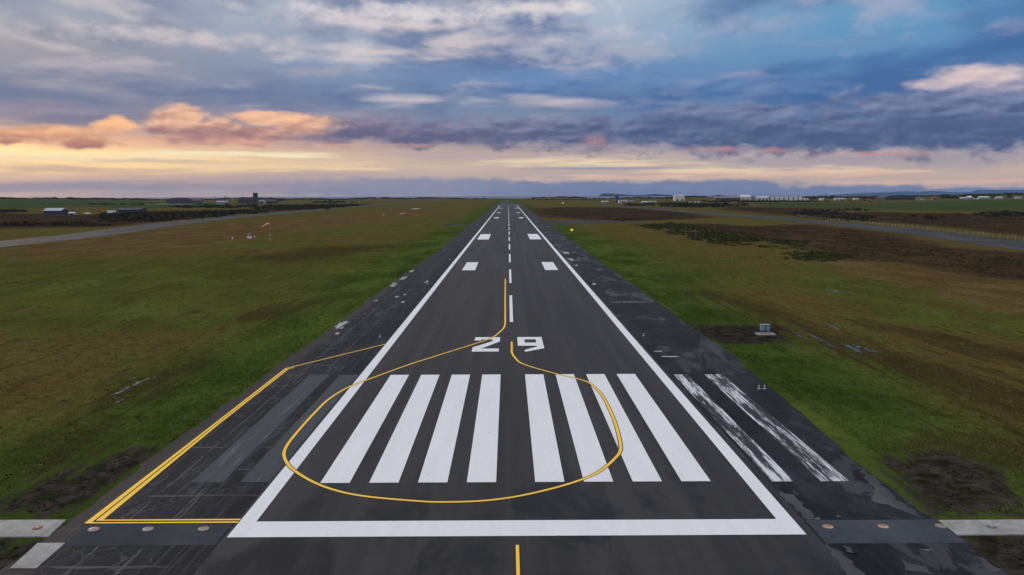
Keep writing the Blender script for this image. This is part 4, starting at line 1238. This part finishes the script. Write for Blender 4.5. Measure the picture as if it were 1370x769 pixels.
building('warehouse', 'long dark red warehouse with a pale roof edge on the right skyline', 'warehouse', 957, 992, 2350, 8.0, 40, 2.5, 'redbrown', 'grey', 0, 5)
building('warehouse', 'tall cream gabled warehouse at the right end of the dark red one', 'warehouse', 992, 1004.5, 2340, 10.5, 30, 5.5, 'cream', 'white', 0, 2)
building('warehouse', 'grey flat-roofed warehouse between two cream ones on the right skyline', 'warehouse', 1005.5, 1013, 2360, 9.0, 30, 0, 'grey', 'grey', 2, 0)
building('warehouse', 'cream warehouse with a dark ridge, left of the row of white silos', 'warehouse', 1014, 1029, 2330, 9.0, 30, 3.0, 'cream', 'white', 0, 3)
M_TANK = wm('white_tank', (.62, .64, .66), .12, .2)
for i in range(7):
    p = place(1033.3+i*6.3, 2340)
    t = thing('silo', 'white cylindrical silo in the row of seven on the right skyline', 'silo', p, 0, 'white silos on the right skyline')
    b = B(); b.tube((0, 0, -.5), (0, 0, 8.8), 4.9, 4.9, 18); b.out('wall', M_TANK, t)
    b = B(); b.dome((0, 0, 8.8), 4.9, 1.6, 18, 4); b.out('roof', M_R['white'], t, smooth=True)
    b = B(); b.box(5.0, 5.5, -6.2, -5.8, -.5, 9.3); b.out('ladder', M_DARK, t)
building('shed', 'long low white shed right of the row of white silos', 'shed', 1071, 1082, 2340, 4.0, 14, 1.2, 'white', 'white', 0, 2)
t = thing('mast', 'thin dark lattice mast above a small white cabin on the right skyline', 'mast', place(1104.5, 2250))
b = B()
for sx in (-.7, .7):
    for sy in (-.7, .7): b.tube((sx, sy, -.5), (sx*.4, sy*.4, 19), .18, .14, 6)
for z in range(1, 18, 2): b.tube((-.65, 0, z), (.65, 0, z+2), .12, .12, 5)
b.out('lattice', M_DARK, t)
b = B(); b.box(-.9, .9, -.9, .9, 17.5, 20.); b.out('head', M_DARK, t)
building('cabin', 'small bright white cabin with a red base beside the lattice mast', 'cabin', 1097.5, 1102.5, 2245, 6.5, 10, 0, 'white', 'white', 1, 0)
building('shed', 'pale shed right of the lattice mast, the larger of two', 'shed', 1118, 1132, 2300, 4.2, 16, 1.5, 'white', 'pale', 0, 3)
building('shed', 'pale shed right of the lattice mast, the smaller of two', 'shed', 1143, 1148.5, 2300, 3.6, 12, 1.2, 'white', 'white', 1, 1)
hangar(1184, 1226, 2250, 13.5, 60, 'big dark hangar with a flattened arched roof below the blue hills at right', wm('hangar_wall_brown', (.055, .045, .050), .25, .05), wm('hangar_roof_brown', (.060, .048, .056), .2, .05))
building('office', 'grey flat-roofed building touching the right end of the big dark hangar', 'building', 1226.5, 1232, 2240, 9.0, 20, 0, 'grey', 'grey', 2, 0)
building('house', 'small cream house with a dark roof right of the big dark hangar', 'house', 1233, 1239, 2230, 4.0, 12, 3.0, 'cream', 'dark', 2, 0)
building('house', 'orange brick house standing alone right of the big dark hangar', 'house', 1248, 1255.5, 2250, 7.0, 12, 2.5, 'brick', 'brown', 2, 1)
building('house', 'white-roofed bungalow left of the long white shed, the lower of two', 'house', 1285, 1292.5, 2330, 3.5, 12, 2.0, 'grey', 'white', 2, 0)
building('house', 'white-roofed house left of the long white shed, the higher of two', 'house', 1295, 1301, 2350, 5.0, 14, 4.5, 'grey', 'white', 2, 0)
building('warehouse', 'long white shed high on the far right skyline', 'warehouse', 1310, 1325, 2420, 5.0, 30, 2.2, 'white', 'white', 0, 4)
building('house', 'pale house right of the long white shed on the skyline', 'house', 1334, 1342, 2420, 4.2, 14, 2.6, 'cream', 'pale', 3, 0)
building('house', 'pale house at the far right end of the skyline', 'house', 1361, 1368, 2420, 4.2, 14, 2.4, 'cream', 'grey', 3, 0)

# trees among the far houses
M_BARK = wm('bark', (.06, .045, .035), .3, 1.)
def tree(u, Y, h, r, label):
    p = place(u, Y)
    t = thing('tree', label, 'tree', p, 0, 'dark trees among the far houses')
    b = B(); b.tube((0, 0, -.4), (.2, 0, h*.5), r*.09, r*.05, 8)
    for k in range(4):
        a = k*1.6; b.tube((.1, 0, h*.35), (math.cos(a)*r*.6, math.sin(a)*r*.6, h*.65), r*.045, r*.02, 6)
    b.out('trunk', M_BARK, t)
    n = 16; d = rng.normal(size=(n, 3)); d /= np.linalg.norm(d, axis=1, keepdims=True)
    C = d*np.array([r*.62, r*.5, h*.24])+np.array([0, 0, h*.62])
    s = rng.uniform(.28, .5, n)*r
    tri_mesh('crown', leaf_cloud(C, s, s, s*.8, 70, s*.22), M_GORSE, t)
for u, Y, h, r, w in ((1262, 2300, 9, 9, 'right of the orange brick house, leftmost of four'), (1268, 2320, 9.5, 9, 'second right of the orange brick house'), (1275, 2310, 9, 10, 'third right of the orange brick house'), (1280, 2340, 7.5, 7, 'beside the lower white-roofed bungalow'),
                      (1305, 2400, 7.5, 8, 'at the left end of the long white shed'), (1329, 2420, 8, 7, 'at the right end of the long white shed'), (1351, 2430, 10, 8, 'between the two pale houses at far right'), (1080, 2380, 9, 10, 'just right of the row of silos'), (1088, 2380, 8, 10, 'between the silos and the lattice mast'), (1155, 2350, 6, 9, 'right of the smaller pale shed'), (1168, 2360, 7, 10, 'left of the big dark hangar')):
    tree(u, Y, h, r, 'dark bushy tree on the right skyline, '+w)

S.cycles.max_bounces = 4; S.cycles.diffuse_bounces = 2; S.cycles.glossy_bounces = 2

# sea haze, adding to the blue painted into the far hills
def haze_mat():
    m = bpy.data.materials.new('haze_air'); m.use_nodes = True; nt = m.node_tree; nt.nodes.clear()
    v = nt.nodes.new('ShaderNodeVolumePrincipled'); v.inputs['Color'].default_value = (.42, .62, 1.0, 1)
    v.inputs['Density'].default_value = 1.9e-5; v.inputs['Anisotropy'].default_value = 0.0
    o = nt.nodes.new('ShaderNodeOutputMaterial'); nt.links.new(v.outputs[0], o.inputs['Volume']); return m
b = B(); b.box(-18000, 18000, -17500, 18000, -9.2, 260); stuff(b.out('haze', haze_mat()))
